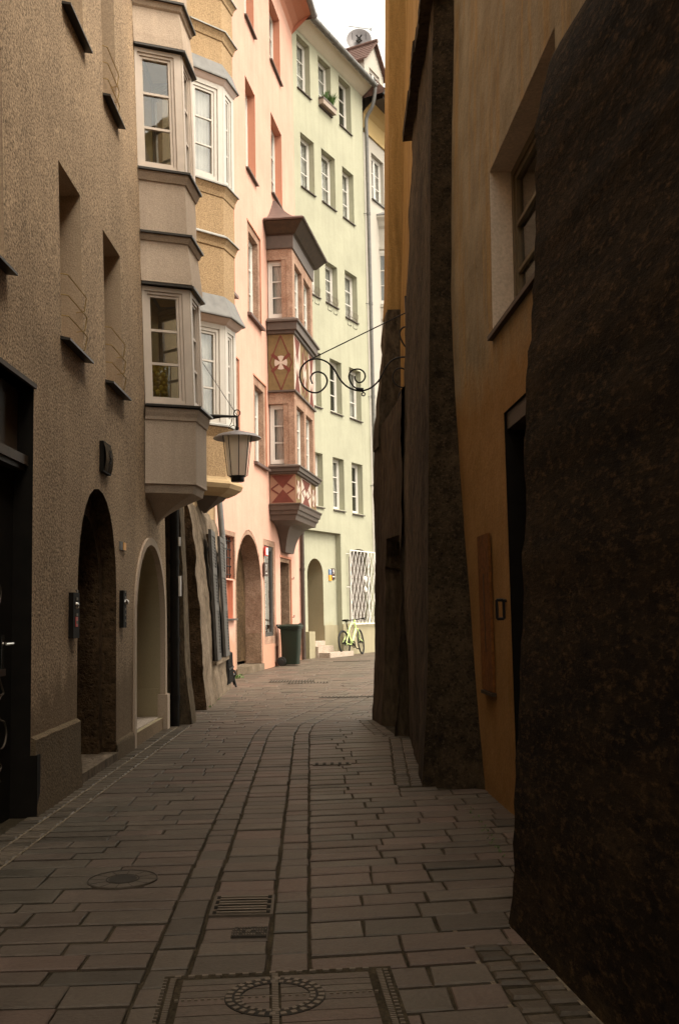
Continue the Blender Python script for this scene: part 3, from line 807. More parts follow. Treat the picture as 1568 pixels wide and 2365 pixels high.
for z in (O['mid'], O['top'], O['top2']): 
    mb = MB(); chain_loft(mb, co_, [(z-.018, .075), (z, .075), (z+.05, .0)]); mb.build('cornice_flashing', M['zinc_lt'], ob_o)
for z in (O['s1'], O['s2']):
    mb = MB(); chain_loft(mb, co_, [(z-.025, .078), (z-.004, .078), (z+.02, .03)]); mb.build('cornice_flashing', M['zinc_lt'], ob_o)
for za, zb_, k in ((O['h1'], O['h1r'], .14), (O['h2'], O['h2r'], .09)):
    mb = MB(); chain_loft(mb, co_, [(za-.03, k), (za-.012, k), (za+(zb_-za)*.4, k*.55), (zb_, .006)]); mb.build('bay_roof', M['zinc'], ob_o)
for za, k in ((O['h1'], .105), (O['h2'], .065)):
    mb = MB(); chain_loft(mb, co_, [(za-.12, .01), (za-.10, k*.4), (za-.032, k)]); mb.build('hood_moulding', M['frame_p'], ob_o)
bay_windows(ochre, co_, O['s1']+.02, O['h1']-.12, M['frame_o'], None, post=.09, curt=[(.35, 1), (.3, .9), None])
bay_windows(ochre, co_, O['s2']+.02, O['h2']-.12, M['frame_o'], None, post=.09, curt=[(0, 1), (0, 1), None])
# rounded base moulding and dark bracket under the ochre bay
mb = MB()
chain_loft(mb, co_, [(O['base']-.20, -.10), (O['base']-.16, -.02), (O['base']-.10, .06), (O['base']-.04, .085), (O['base'], .06), (O['base']+.02, .03), (O['base']+.06, .012)])
mb.build('base_moulding', M['ochre_sm'], ob_o)
mb = MB(); tp = Vector((-1.95, 14.35, zat(482, 1182, 14.2))); r0 = [Vector((p.x, p.y, O['base']-.201)) for p in off_chain(co_, -.13)]
prev = r0
for k in range(1, 6):
    t = k/5; e = [.0, .12, .34, .56, .78, .9][k]
    rg = [Vector((p.x+(tp.x-p.x)*e, p.y+(tp.y-p.y)*e, r0[0].z+(tp.z-r0[0].z)*[0, .18, .36, .58, .80, 1.0][k])) for p in r0]
    for i in range(3): mb.quad(prev[i], prev[i+1], rg[i+1], rg[i])
    prev = rg
mb.poly(prev); mb.build('bay_bracket', M['wood_dk'], ochre)
# two grey shutters folded back beside the ground floor window
WS = Wall((-1.775, 12.69), (-1.865, 16.4), lean=lambda s, z: -(max(0, z)*.045), wob=0)
sw = [WS.sz(x, 1360, .11)[0] for x in (494, 503, 513.5, 523)]
zt0, zt1 = .62, 2.36
fr0, fr1 = sw[1]+.02, sw[2]-.02
mb = MB()
mb.wbox(WS, fr0, fr1, zt0, zt1, -.02, .03); mb.build('window_recess', M['browncut'], ochre)
for a, b in ((sw[0], sw[1]), (sw[2], sw[3])):
    mb = MB(); o0, o1 = .075, .115
    mb.wbox(WS, a, b, zt0-.06, zt1+.02, o0, o1-.012)
    for z0, z1 in ((zt0-.06, zt0+.03), (zt0+.62, zt0+.72), (zt1-.6, zt1-.5), (zt1-.06, zt1+.02)): mb.wbox(WS, a, b, z0, z1, o1-.012, o1)
    mb.wbox(WS, a, a+.06, zt0-.06, zt1+.02, o1-.0125, o1+.001); mb.wbox(WS, b-.06, b, zt0-.06, zt1+.02, o1-.0125, o1+.001)
    k = zt0+.05
    while k < zt1-.08:
        mb.wbox(WS, a+.06, b-.06, k, k+.02, o1-.0125, o1-.004); k += .045
    for z0 in (zt0+.2, zt1-.25): mb.wbox(WS, b-.05, b-.01, z0, z0+.05, .0, o0)
    mb.build('shutter', M['shutter'], ochre)
mb = MB(); mb.wbox(WS, sw[0]-.02, sw[3], zt0-.12, zt0-.07, .0, .10); mb.build('sill', M['greyrender'], ochre)
# cellar vent grille at the foot of the grey wall
s0 = WS.sz(517, 1560)[0]; s1 = WS.sz(529, 1560)[0]
mb = MB(); mb.wbox(WS, s0, s1, .10, .58, .045, .065)
for k in range(6): u = s0+(s1-s0)*(k+.5)/6; mb.wbox(WS, u-.02, u+.02, .11, .57, .065, .085)
mb.wbox(WS, s0, s1, .32, .35, .085, .095); mb.build('vent_grille', M['iron'], ochre)
# grey downpipe against the pink house
mb = MB(); a = at(506.5, 1150, 16.3); b = at(515.5, 1260, 16.3); c = at(516.5, 1285, 16.3)
mb.tube([a+(a-b)*9, a, b, Vector((c.x-.02, c.y+.1, 1.9)), Vector((c.x-.12, c.y+.2, .0))], .05, 14); mb.tube([b-Vector((0, 0, .04)), b+Vector((0, 0, .02))], .058, 14)
mb.build('downpipe', M['zinc'], ochre, True, 40)

# bent iron boot scraper by the vent
g = ground(541, 1587)
bs = thing('boot_scraper', 'bent black iron boot scraper at the foot of the grey wall', 'boot scraper', g)
pp = [at(x, y, g.y) for x, y in ((531, 1562), (535, 1551), (541, 1549), (544, 1556), (541, 1565), (543, 1577), (546, 1587))]
mb = MB(); mb.tube(smooth_pts(pp, 5), .018, 8); mb.build('bent_rod', M['iron'], bs, True)
pp = [at(x, y, g.y) for x, y in ((530, 1566), (537, 1560), (543, 1556))]
mb = MB(); mb.tube(pp, .022, 8); mb.build('cross_bar', M['zinc'], bs, True)
pp = [at(x, y, g.y) for x, y in ((534, 1552), (537, 1568), (541, 1582))]
mb = MB(); mb.tube(pp, .012, 8); mb.build('brace', M['iron'], bs, True)

# =================================================================== STREET LAMP on its bracket
Yl = 12.3
L0 = at(548, 1000, Yl)
lamp = thing('street_lamp', 'hanging street lamp with shallow grey disc shade and tapered frosted glass beside the ochre bay', 'street lamp', L0)
zt_ = lambda y: zat(548, y, Yl)
mb = MB(); z0 = zt_(1011); za = zt_(995)
prof = [(.001, za), (.06, za-.004), (.15, za-.03), (.24, z0+.035), (.295, z0), (.298, z0-.012), (.29, z0-.012), (.23, z0+.02), (.14, za-.05), (.001, za-.03)]
mb.lathe((L0.x, L0.y, 0), prof, 40); mb.build('lamp_shade', M['lampgrey'], lamp, True, 50)
zg0, zg1 = zt_(1099), zt_(1004)
mb = MB(); mb.lathe((L0.x, L0.y, 0), [(.11, zg0), (.165, zg1)], 32); mb.lathe((L0.x, L0.y, 0), [(.001, zg0), (.11, zg0)], 32); mb.build('lamp_glass', M['lampglass'], lamp, True)
for k in range(8):
    a = 2*math.pi*(k+.28)/8; mb = MB()
    mb.tube([(L0.x+.180*math.cos(a), L0.y+.180*math.sin(a), zg1-.01), (L0.x+.122*math.cos(a), L0.y+.122*math.sin(a), zg0+.004), (L0.x+.09*math.cos(a), L0.y+.09*math.sin(a), zg0-.012)], .0055, 6)
    mb.build('rib', M['iron'], lamp)
mb = MB(); mb.lathe((L0.x, L0.y, 0), [(.001, zt_(1113)), (.075, zt_(1113)), (.084, zt_(1111)), (.084, zg0-.02), (.10, zg0-.014), (.10, zg0-.002), (.001, zg0-.002)], 24); mb.build('base_cap', M['iron'], lamp, True, 40)
zar = zt_(962)
mb = MB(); mb.tube([(L0.x, L0.y, za-.02), (L0.x, L0.y, zar+.01)], .016, 10); mb.tube([(L0.x, L0.y, za+.02), (L0.x, L0.y, za+.045)], .026, 12)
mb.tube([(L0.x+.04*math.cos(t*math.pi/8), L0.y, zar+.045+.04*math.sin(t*math.pi/8)) for t in range(17)], .007, 6, cap=False); mb.build('hanger_rod', M['iron'], lamp)
mb = MB()
mb.tube([(L0.x, L0.y, zar), (L0.x-.28, L0.y, zar+.012), (L0.x-.78, L0.y+.04, zar+.035)], [.014, .022, .02], 8)
mb.tube([(L0.x-.2, L0.y, zar), (L0.x-.42, L0.y, zar-.035), (L0.x-.78, L0.y+.04, zar-.07)], .012, 8)
mb.build('bracket_arm', M['iron'], lamp)
mb = MB(); w = at(472, 843, 12.9); mb.tube([(L0.x, L0.y, zar+.02), w, w+(w-Vector((L0.x, L0.y, zar)))*.35], .004, 5); mb.build('stay_wire', M['iron'], lamp)
cb = [at(x, y, Yl) for x, y in ((537, 966), (535, 975), (530, 985), (529, 991), (536, 983), (545, 985))]
mb = MB(); mb.tube(smooth_pts(cb, 4), .004, 5); mb.build('cable', M['iron'], lamp)
# =================================================================== PINK HOUSE
WP = Wall((-2.52, 16.5), (-1.05, 26.2))
pink = thing('pink_house', 'salmon pink plastered house with painted corner oriel and arched stone portal', 'house', (-1.8, 21, 0))
sP = lambda x, y: WP.sz(x, y)[0]
zP = lambda x, y: WP.sz(x, y)[1]
colA = (sP(567.5, 300), sP(589.7, 300)); colB = (sP(627, 380), sP(650.8, 380))
wA = colA[1]-colA[0]; colZ = (sP(523, 170)-wA, sP(523, 170))
# rows: z ranges from head and sill pixels
r1 = (zP(588.3, 88), zP(588.3, 88)+1.9); r2 = (zP(589, 420), zP(589.7, 224)); b1 = (zP(647, 192), zP(642, 38)); b2 = (zP(650, 484), zP(650.8, 315))
r3 = (zP(603, 755), zP(600.7, 556)); r4 = (zP(618, 1081), zP(612, 892))
A3 = (sP(571.8, 600), sP(600.7, 600)); A4 = (sP(586, 950), sP(614, 950))
Z3 = (sP(540, 600)-(A3[1]-A3[0]), sP(540, 600)); Z4 = (sP(551, 880)-(A3[1]-A3[0]), sP(551, 880))
dz = 0.0
ZPT = zP(666, 58)
H = []
plainw = []
for c, r in ((colA, r1), (colA, r2), (colB, b1), (colB, b2), (colZ, (r1[0]+.1, r1[1])), (colZ, r2)):
    rr = (c[0], c[1], r[0], r[1]); plainw.append(rr); H.append((R4(rr), .34, 1))
stonew = []
for c, r in ((A3, r3), (A4, r4), (Z3, r3), (Z4, r4)):
    rr = (c[0], c[1], r[0], r[1]); stonew.append(rr); H.append((R4(rr), .05, 1))
pa = (sP(548, 1450), sP(606, 1500), .16, zP(580, 1236)); pS = .13
H.append((arch(pa[0]-pS, pa[1]+pS*.6, -.05, pa[3]+.10, (pa[1]-pa[0])*.62), .035, 1))
gw = (sP(512, 1290), sP(540, 1290), zP(538, 1337), zP(536, 1240)); H.append((R4(gw), .28, 1))
gp = (gw[0], sP(539, 1380), zP(538, 1428), gw[2]-.03); H.append((R4(gp), .12, 1))
sh = (sP(610, 1370), sP(636.5, 1370), zP(634, 1486), zP(634, 1252)); H.append((R4(sh), .05, 1))
cw = (sP(635, 1500), sP(643, 1500), -.05, zP(640, 1492)); H.append((R4(cw), .4, 1))
do = (sP(648, 1370), sP(672, 1370), -.05, zP(668, 1292)); H.append((R4(do), .32, 1))
facade(WP, [(0, -.1), (WP.L, -.1), (WP.L, ZPT), (0, ZPT)], H, [M['pink'], M['pink_rev'], M['dark_in']], pink, grid=.5)
for i, r in enumerate(plainw):
    window(WP, r, -.18, pink, rows=3, fw=.06, curtain=(0, 1)); sill(WP, r, pink, M['brown_tr'], .07, .025, .03, .02)
def stone_surround(W, r, parent, w, o0, o1, dep, mat=None, name='stone_surround', bottom=False):
    s0, s1, z0, z1 = r; mb = MB()
    mb.wbox(W, s0+.002, s0+w, z0, z1-.002, o0, o1); mb.wbox(W, s1-w, s1-.002, z0, z1-.002, o0, o1); mb.wbox(W, s0+w, s1-w, z1-w, z1-.002, o0, o1)
    if bottom: mb.wbox(W, s0+w, s1-w, z0, z0+w, o0, o1)
    return mb.build(name, mat or M['breccia'], parent)
for r in stonew:
    w = .17; stone_surround(WP, r, pink, w, -.34, -.012, 0)
    window(WP, (r[0]+w, r[1]-w, r[2], r[3]-w), -.14, pink, rows=3, fw=.06, curtain=(0, 1)); sill(WP, r, pink, M['copper'], .09, .05, .05, .03)
# painted orange line round the stone surrounds
for r in stonew:
    mb = MB(); mb.wbox(WP, r[1], r[1]+.035, r[2], r[3]+.03, .0, .016); mb.wbox(WP, r[0]-.035, r[1], r[3], r[3]+.03, .0, .0165); mb.build('painted_border', M['pink_rev'], pink)
# portal
F_ = (pa[1]-pa[0])*.5
arch_ring(WP, (pa[0], pa[1], -.05, pa[3]), F_, .12, -.40, -.008, pink, M['breccia'], 'portal_surround', 22)
mb = MB(); mb.wbox(WP, pa[0]-.1, pa[1]+.08, -.05, .13, -.8, .03); mb.build('threshold', M['greyrender'], pink)
mb = MB(); q = arch(pa[0], pa[1], .2, pa[3], F_); mb.poly([WP.F(*p, -.37) for p in q]); mb.build('portal_door', M['browncut'], pink)
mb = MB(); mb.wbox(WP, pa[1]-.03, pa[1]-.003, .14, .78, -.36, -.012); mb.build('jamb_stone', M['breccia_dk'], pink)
# little barred window and niche near the left end
window(WP, gw, -.2, pink, rows=2, cols=2, fw=.08, fm=M['browncut'])
mb = MB(); 
for k in range(5): s = gw[0]+(gw[1]-gw[0])*(k+.5)/5; mb.tube([WP.F(s, gw[2], -.06), WP.F(s, gw[3], -.06)], .012, 6)
for k in range(5): z = gw[2]+(gw[3]-gw[2])*(k+.5)/5; mb.tube([WP.F(gw[0], z, -.06), WP.F(gw[1], z, -.06)], .012, 6)
mb.build('window_grille', M['iron'], pink)
stone_surround(WP, (gw[0]-.1, gw[1]+.09, gw[2], gw[3]+.1), pink, .09, -.02, .02, 0)
mb = MB(); mb.wbox(WP, gp[0], gp[1]+.06, gp[2]-.04, gp[2]-.002, -.1, .08); mb.build('sill', M['brown_pipe'], pink)
mb = MB(); mb.poly([WP.F(*p, -.11) for p in R4(gp)]); mb.build('niche_panel', M['pink_rev'], pink)
# shop window
w = .13; stone_surround(WP, sh, pink, w, -.22, -.01, 0)
mb = MB(); mb.wbox(WP, sh[0], sh[1], sh[2]-.42, sh[2]+.17, -.25, -.004); mb.build('window_apron', M['breccia'], pink)
so = window(WP, (sh[0]+w, sh[1]-w, sh[2]+.17, sh[3]-w), -.035, pink, rows=1, fw=.06, fm=M['shutter'], name='shop_window')
mb = MB(); z = sh[3]-w-.25; s = sh[0]+w+.2
for k in range(6):
    z1 = z-.02; z0 = z-.27; mb.wbox(WP, s+.01*math.sin(k*2.1), sh[1]-w-.36+.01*math.cos(k*3), z0, z1, -.125+.012*(k % 2), -.115+.012*(k % 2)); z -= .28
mb.build('display_cards', M['curtain'], so)
mb = MB(); mb.wbox(WP, sh[0]+w+.08, sh[1]-w-.08, sh[3]-w-.24, sh[3]-w-.08, -.10, -.095); mb.build('blind_box', M['zinc'], so)
# narrow door
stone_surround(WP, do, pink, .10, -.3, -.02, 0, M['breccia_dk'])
mb = MB(); mb.wbox(WP, do[0]+.1, do[1]-.1, do[2], do[3]-.1, -.30, -.26); mb.build('door', M['black'], pink)
mb = MB(); mb.wbox(WP, do[1], do[1]+.06, do[2], do[3]+.06, .0, .016); mb.wbox(WP, do[0]-.02, do[1], do[3], do[3]+.06, .0, .0165); mb.build('painted_border', M['pink_rev'], pink)
for z in (1.1, 2.05): 
    mb = MB(); p = WP.F(do[1]+.13, z, 0); mb.tube([p, p+WP.n*.05, p+WP.n*.05+Vector((0, 0, .05))], .012, 6); mb.build('shutter_hook', M['copper'], pink)
# cove eave and dark gutter
mb = MB(); ch = [(WP.a.x, WP.a.y), (WP.F(WP.L, 0).x, WP.F(WP.L, 0).y)]
zt = ZPT+.35; pr = [(zt-.35, .0), (zt-.15, .06), (zt, .2), (zt+.12, .40), (zt+.18, .55)]
chain_loft(mb, ch, pr, 0, False)
mb.quad(WP.F(WP.L, zt-.35, 0), WP.F(WP.L, zt+.18, .55), WP.F(WP.L, zt+.5, .5), WP.F(WP.L, zt+.5, -.2)); mb.build('eave_cove', M['pink_rev'], pink)
mb = MB(); mb.tube([WP.F(-.2, zt+.22, .62), WP.F(WP.L+.15, zt+.22, .62)], .085, 12); mb.tube([WP.F(WP.L+.1, zt+.22, .62), WP.F(WP.L+.15, zt+.22, .62)], .095, 12); mb.build('gutter', M['lampgrey'], pink, True, 40)
def roof(W, zt, oh, parent, rise=2.4, back=5.0, mat=None, s0=-.1, s1=None):
    s1 = s1 if s1 is not None else W.L+.1; mb = MB()
    n = 16; pa_, pb = [], []
    for i in range(n+1):
        t = i/n; o = oh-(oh+back)*t; z = zt+.25+rise*t+.03*(i % 2)
        pa_.append(W.F(s0, z, o)); pb.append(W.F(s1, z, o))
    for i in range(n): mb.quad(pa_[i], pb[i], pb[i+1], pa_[i+1])
    mb.poly([W.F(s0, zt, -back)]+pa_[::-1]+[W.F(s0, zt+.1, oh)]); mb.poly([W.F(s1, zt, -back)]+pb[::-1]+[W.F(s1, zt+.1, oh)])
    mb.quad(W.F(s0, zt, -back), W.F(s1, zt, -back), pb[-1], pa_[-1])
    return mb.build('roof', mat or M['redtile'], parent)
roof(WP, zt, .55, pink)
# brown downpipe between pink and green
mb = MB(); pp = [WP.F(WP.L-.12, z, .07) for z in (4.4, 3.2, 2.2, .9, -.05)]
mb.tube(pp, .055, 12)
for z in (3.25, 2.3): mb.tube([WP.F(WP.L-.12, z, .07), WP.F(WP.L-.12, z+.07, .07)], .066, 12)
mb.build('downpipe', M['brown_pipe'], pink, True, 40)

# ---- painted oriel
oc = [(-1.58, 22.62), (-.985, 22.56), (-.585, 24.95), (-1.26, 25.10)]
Yr = 22.58
zo_ = lambda y, x=672: zat(x, y, Yr)
E_ = dict(eave=zo_(516, 690), rbase=zo_(574, 665), w1t=zo_(574), w1b=zo_(736, 674), c1=zo_(742, 676), c1b=zo_(770), p1t=zo_(771), p1b=zo_(903), w2b=zo_(1075), c2=zo_(1079), c2b=zo_(1092), p2b=zo_(1163), c3b=zo_(1200))
opp = []
opp.append([(E_['c3b'], -.02), (E_['c3b']+.10, .0), (E_['c3b']+.13, .04), (E_['c3b']+.2, .05), (E_['c3b']+.22, .085), (E_['p2b']-.06, .10), (E_['p2b']-.02, .13), (E_['p2b'], .13), (E_['p2b']+.01, .0)])
opp.append([(E_['c2b']-.03, .01), (E_['c2b']-.02, .06), (E_['c2b']+.03, .065), (E_['c2b']+.032, .11), (E_['c2']-.02, .115), (E_['c2']-.01, .15), (E_['c2']+.02, .15), (E_['c2']+.07, .02)])
opp.append([(E_['c1b']-.02, .01), (E_['c1b'], .045), (E_['c1b']+.07, .05), (E_['c1b']+.072, .10), (E_['c1']-.05, .105), (E_['c1']-.03, .15), (E_['c1']+.015, .15), (E_['c1']+.09, .02)])
opp.append([(E_['rbase'], .03), (E_['rbase']+.03, .035), (E_['eave']-.30, .04), (E_['eave']-.285, .075)])
mb = MB(); chain_loft(mb, oc, opp[0]); or_o = mb.build('oriel', M['brown_tr'], pink)
for pz in opp[1:]:
    mb = MB(); chain_loft(mb, oc, pz); mb.build('oriel_cornice', M['brown_tr'], or_o)
# body panels
mb = MB(); chain_loft(mb, oc, [(E_['p2b']+.011, 0), (E_['c2b']-.031, 0)]); mb.build('lower_panel', M['fresco_pk'], or_o)
mb = MB(); chain_loft(mb, oc, [(E_['p1b'], 0), (E_['c1b']-.021, 0)]); mb.build('upper_panel', M['fresco_tan'], or_o)
mb = MB(); chain_loft(mb, oc, [(E_['p1b']-.03, .0), (E_['p1b']-.02, .05), (E_['p1b']+.02, .05), (E_['p1b']+.021, .0)]); mb.build('string_course', M['brown_tr'], or_o)
# stone window storeys: posts and lintels, windows set back
segs = [Wall(oc[i], oc[i+1], wob=0) for i in range(3)]
for (z0, z1) in ((E_['c2']+.071, E_['p1b']-.031), (E_['c1']+.091, E_['rbase']-.001)):
    for i, w in enumerate(segs):
        L = w.L; mb = MB(); lin = .26
        ops = [(.0, L-.14)] if i == 0 else ([(.26, L/2-.12), (L/2+.12, L-.24)] if i == 1 else [(.24, L-.1)])
        edges = [0]+[v for o in ops for v in o]+[L]
        for k in range(0, len(edges), 2):
            if edges[k+1]-edges[k] > .01: mb.wbox(w, edges[k]+(.001 if k else 0), edges[k+1], z0, z1, -.26, 0)
        for a, b in ops: mb.wbox(w, a, b, z1-lin, z1, -.26, -.001); 
        mb.build('stone_pier', M['breccia'], or_o)
        for a, b in ops:
            window(w, (a+.01, b-.01, z0+.03, z1-lin-.005), -.10, pink, rows=3, fw=.07 if i == 0 else .04, sash=.03, fm=M['frame'] if i == 0 else M['frame'], curtain=(0, 1))
mb = MB(); chain_loft(mb, [(-1.62, 22.75), (-1.15, 22.85), (-.85, 24.75), (-1.4, 24.9)], [(E_['c2'], 0), (E_['rbase']+.2, 0)]); mb.build('oriel_room', M['dark_in'], or_o)
# flared copper roof with overhang
def roof_ring(o, z, k=0.0):
    pts = off_chain(oc, o); ctr = Vector((-1.45, 23.9))
    return [Vector((p.x+(ctr.x-p.x)*k, p.y+(ctr.y-p.y)*k, z)) for p in pts]
mb = MB(); rz = E_['eave']; apex = WP.sz(634, 474)[1]
rr = [roof_ring(.35, rz-.03), roof_ring(.37, rz), roof_ring(.31, rz+.05)]
wl = [Vector((p.x, p.y, 0)) for p in off_chain(oc, .31)]
c0 = WP.F(sP(634, 474)-.15, 0, 0)
for k in range(1, 9):
    t = k/8; h = (apex-rz-.0)*(t**1.45); e = t**.9*.93
    ring_ = []
    for p in wl:
        q = Vector((p.x+(c0.x-p.x)*e, p.y+(c0.y+.1-p.y)*e, 0)); ring_.append(Vector((q.x, q.y, rz+.06+h)))
    rr.append(ring_)
for a, b in zip(rr, rr[1:]):
    for i in range(3): mb.quad(a[i], a[i+1], b[i+1], b[i])
mb.poly(rr[-1]); mb.build('oriel_roof', M['copper'], or_o)
mb = MB(); chain_loft(mb, oc, [(E_['eave']-.284, .08), (E_['eave']-.27, .11), (E_['eave']-.04, .31)]); mb.build('oriel_soffit', M['wood_dk'], or_o)
mb = MB(); 
for i in range(3): mb.quad(rr[0][i], rr[0][i+1], roof_ring(.04, rz-.055)[i+1], roof_ring(.04, rz-.055)[i])
mb.build('roof_edge', M['wood_dk'], or_o)
# fresco lozenges, crosses and triangles
def fres(w, tris, mat, o, name='painted_motif', parent=None):
    mb = MB()
    for t in tris:
        n = len(t); A = [w.F(s, z, o) for s, z in t]; B = [w.F(s, z, o-.02) for s, z in t]
        mb.poly(A)
        for i in range(n): mb.quad(A[i], A[(i+1) % n], B[(i+1) % n], B[i])
    return mb.build(name, mat, parent or or_o)
def line(p, q, w):
    d = Vector((q[0]-p[0], q[1]-p[1])).normalized()*w; n = (-d.y, d.x)
    return [(p[0]+n[0], p[1]+n[1]), (q[0]+n[0], q[1]+n[1]), (q[0]-n[0], q[1]-n[1]), (p[0]-n[0], p[1]-n[1])]
def lozenge_panel(w, a, b, z0, z1, o, lw=.012):
    c = (a+b)/2; zc = (z0+z1)/2; hx = (b-a)/2*.96; hz = (z1-z0)/2*.34
    fres(w, [[(a+.02, z1), (b-.02, z1), (c, zc+.01)], [(a+.02, z0), (c, zc-.01), (b-.02, z0)]], M['fresco_red'], .004)
    L = []
    for sx in (-1, 1):
        for sz in (-1, 1): L += [line((c+sx*hx, zc), (c+sx*hx*.36, zc+sz*hz*1.1), lw)]
    fres(w, L, M['fresco_red'], .006)
def cross(w, c, zc, rx, rz):
    fr = []
    for k in range(4):
        a = k*math.pi/2; pts = [(c+rx*.10*math.cos(a+.9), zc+rz*.10*math.sin(a+.9)), (c+rx*.10*math.cos(a-.9), zc+rz*.10*math.sin(a-.9))]
        pts += [(c+rx*math.cos(a+t), zc+rz*math.sin(a+t)) for t in (-.52, -.3, 0, .3, .52)]
        fr.append(pts)
    fres(w, fr, M['fresco_wht'], .005); fres(w, [[(c+rx*.2*math.cos(t*.785), zc+rz*.2*math.sin(t*.785)) for t in range(8)]], M['fresco_wht'], .0055)
def rays(w, c, zc, rx, rz, k0=.25, k1=1.35):
    fr = []
    for k in range(4):
        a = math.pi/4+k*math.pi/2; ca, sa = math.cos(a), math.sin(a)
        fr.append([(c+rx*k0*ca, zc+rz*k0*sa), (c+rx*.8*math.cos(a-.25), zc+rz*.8*math.sin(a-.25)), (c+rx*k1*math.cos(a-.12), zc+rz*k1*math.sin(a-.12)), (c+rx*k1*math.cos(a+.12), zc+rz*k1*math.sin(a+.12)), (c+rx*.8*math.cos(a+.25), zc+rz*.8*math.sin(a+.25))])
    fres(w, fr, M['fresco_red'], .0045)
def star(w, c, z0, z1, hx, lw=.013):
    zc = (z0+z1)/2; fres(w, [line((c, z1), (c+hx, zc), lw), line((c+hx, zc), (c, z0), lw), line((c, z0), (c-hx, zc), lw), line((c-hx, zc), (c, z1), lw)], M['fresco_red'], .0042)
w0, w1_ = segs[0], segs[1]
lz0, lz1 = E_['p2b']+.03, E_['c2b']-.05
lozenge_panel(w0, .02, w0.L-.02, lz0, lz1, .004, .018)
a = w1_.L
for c in (.30, a-.34):
    fres(w1_, [R4((c-.28, c+.28, lz0-.015, lz1+.015))], M['fresco_tan'], .002); rays(w1_, c, (lz0+lz1)/2, .22, .22); cross(w1_, c, (lz0+lz1)/2, .17, .22)
fres(w1_, [R4((.62, a-.66, lz0-.015, lz1+.015))], M['fresco_wht'], .002); lozenge_panel(w1_, .66, a-.70, lz0, lz1, .004, .018)
uz0, uz1 = E_['p1b']+.03, E_['c1b']-.04; uc = (uz0+uz1)/2
c = w0.L*.5; star(w0, c, uz0, uz1, .26); rays(w0, c, uc, .20, .20, .3, 1.5); cross(w0, c, uc, .15, .165)
for c, hw in ((.40, .36), (a-.34, .32)):
    fres(w1_, [R4((c-hw, c+hw, uz0-.015, uz1+.015))], M['fresco_wht'], .002)
    fres(w1_, [[(c-hw*.85, uz1), (c+hw*.85, uz1), (c, uc+.05)], [(c-hw*.85, uz0), (c, uc-.05), (c+hw*.85, uz0)]], M['fresco_red'], .004); star(w1_, c, uc-.42, uc+.42, hw*.9)
c = a*.52; rays(w1_, c, uc, .34, .62, .2, 1.1); cross(w1_, c, uc, .20, .36); star(w1_, c, uz0, uz1, .34)
# hollow bracket below
mb = MB(); c3 = E_['c3b']; tipz = zo_(1268); wq = [Vector((p.x, p.y, c3)) for p in off_chain(oc, -.03)]
rows_ = [wq]; k0 = sP(648, 1266); k1 = sP(664, 1268); tcs = [WP.F(k0, 0, .02), WP.F(k0, 0, .12), WP.F(k1, 0, .16), WP.F(k1, 0, .02)]
for t, e in ((.02, .16), (.06, .30), (.12, .44), (.20, .56), (.29, .66), (.40, .75), (.52, .825), (.66, .89), (.82, .95), (1.0, 1.0)):
    rows_.append([Vector((p.x+(q.x-p.x)*e, p.y+(q.y-p.y)*e, c3+(tipz-c3)*t)) for p, q in zip(wq, tcs)])
for A, B in zip(rows_, rows_[1:]):
    for i in range(3): mb.quad(A[i], A[i+1], B[i+1], B[i])
mb.poly(rows_[-1]); mb.build('oriel_bracket', M['brown_tr'], or_o, True, 40)

# signs on the pink wall
def ext(name, label, cat, x0, x1, y0, y1, mats, deep, face):
    """small sign standing out from the pink wall, its face towards the camera"""
    s = (sP(x0, (y0+y1)/2)+sP(x1, (y0+y1)/2))/2; z1 = zP(x0, y0); z0 = zP(x0, y1)
    return s, z0, z1
s = sP(606, 1314); z1 = zP(606, 1299); z0 = zP(606, 1330)
t = thing('house_number_sign', 'dark brown projecting number sign between pink portal and shop window', 'sign', WP.F(s, z0, 0))
mb = MB(); mb.wbox(WP, s, s+.34, z0, z1, .02, .05); mb.build('board', M['sign_br'], t)
mb = MB(); zc = (z0+z1)/2; text_mesh(mb, '7', .2, WP.F(s+.17, zc+.03, .052), WP.d, Vector((0, 0, 1)), WP.n); mb.wbox(WP, s+.12, s+.23, z0+.05, z0+.075, .05, .054); mb.build('lettering', M['sign_w'], t)
s = sP(608, 1272); z1 = zP(608, 1262); z0 = zP(608, 1283)
t = thing('wall_plaque', 'small white plaque with red rim above the brown number sign', 'plaque', WP.F(s, z0, 0))
mb = MB(); mb.wbox(WP, s, s+.26, z0, z1, .02, .05); mb.build('rim', M['sign_r'], t)
mb = MB(); mb.wbox(WP, s+.06, s+.258, z0+.025, z1-.025, .05, .055); mb.build('face', M['sign_w'], t)

# =================================================================== GREEN HOUSE
WG = Wall((-1.05, 26.2), (1.0, 30.2))
green = thing('green_house', 'tall pale green house with rows of small windows and arched doorway', 'house', (0, 28.2, 0))
sG = lambda x, y: WG.sz(x, y)[0]; zG = lambda x, y: WG.sz(x, y)[1]
gx = lambda x: 484.+x/3.458   # pixels of one enlarged crop, back to picture pixels
rows_g = []
def gwin(xl, xr, xt, yt, xb, yb): rows_g.append((sG(xl, yt), sG(xr, (yt+yb)/2), zG(xb, yb), zG(xt, yt)))
gwin(685, 716, 715, 108, 716, 226); gwin(735, 764.5, 763, 156, 766, 269); gwin(782, 810, 808, 200, 810.5, 310)
gwin(694, 726, 723.5, 329, 727, 451); gwin(742, 774, 771, 366, 774.5, 485); gwin(790, 817, 813.5, 403, 817.5, 518)
gwin(718-12, 738, 733, 603, 738, 693); gwin(751, 779.5, 775, 616, 779.5, 710); gwin(796, 825, 820, 638, 825.5, 745)
gwin(722, 741, 737, 800, 743, 921); gwin(761, 789, 785.5, 838, 788, 957); gwin(806, 834, 829.5, 858, 834, 972)
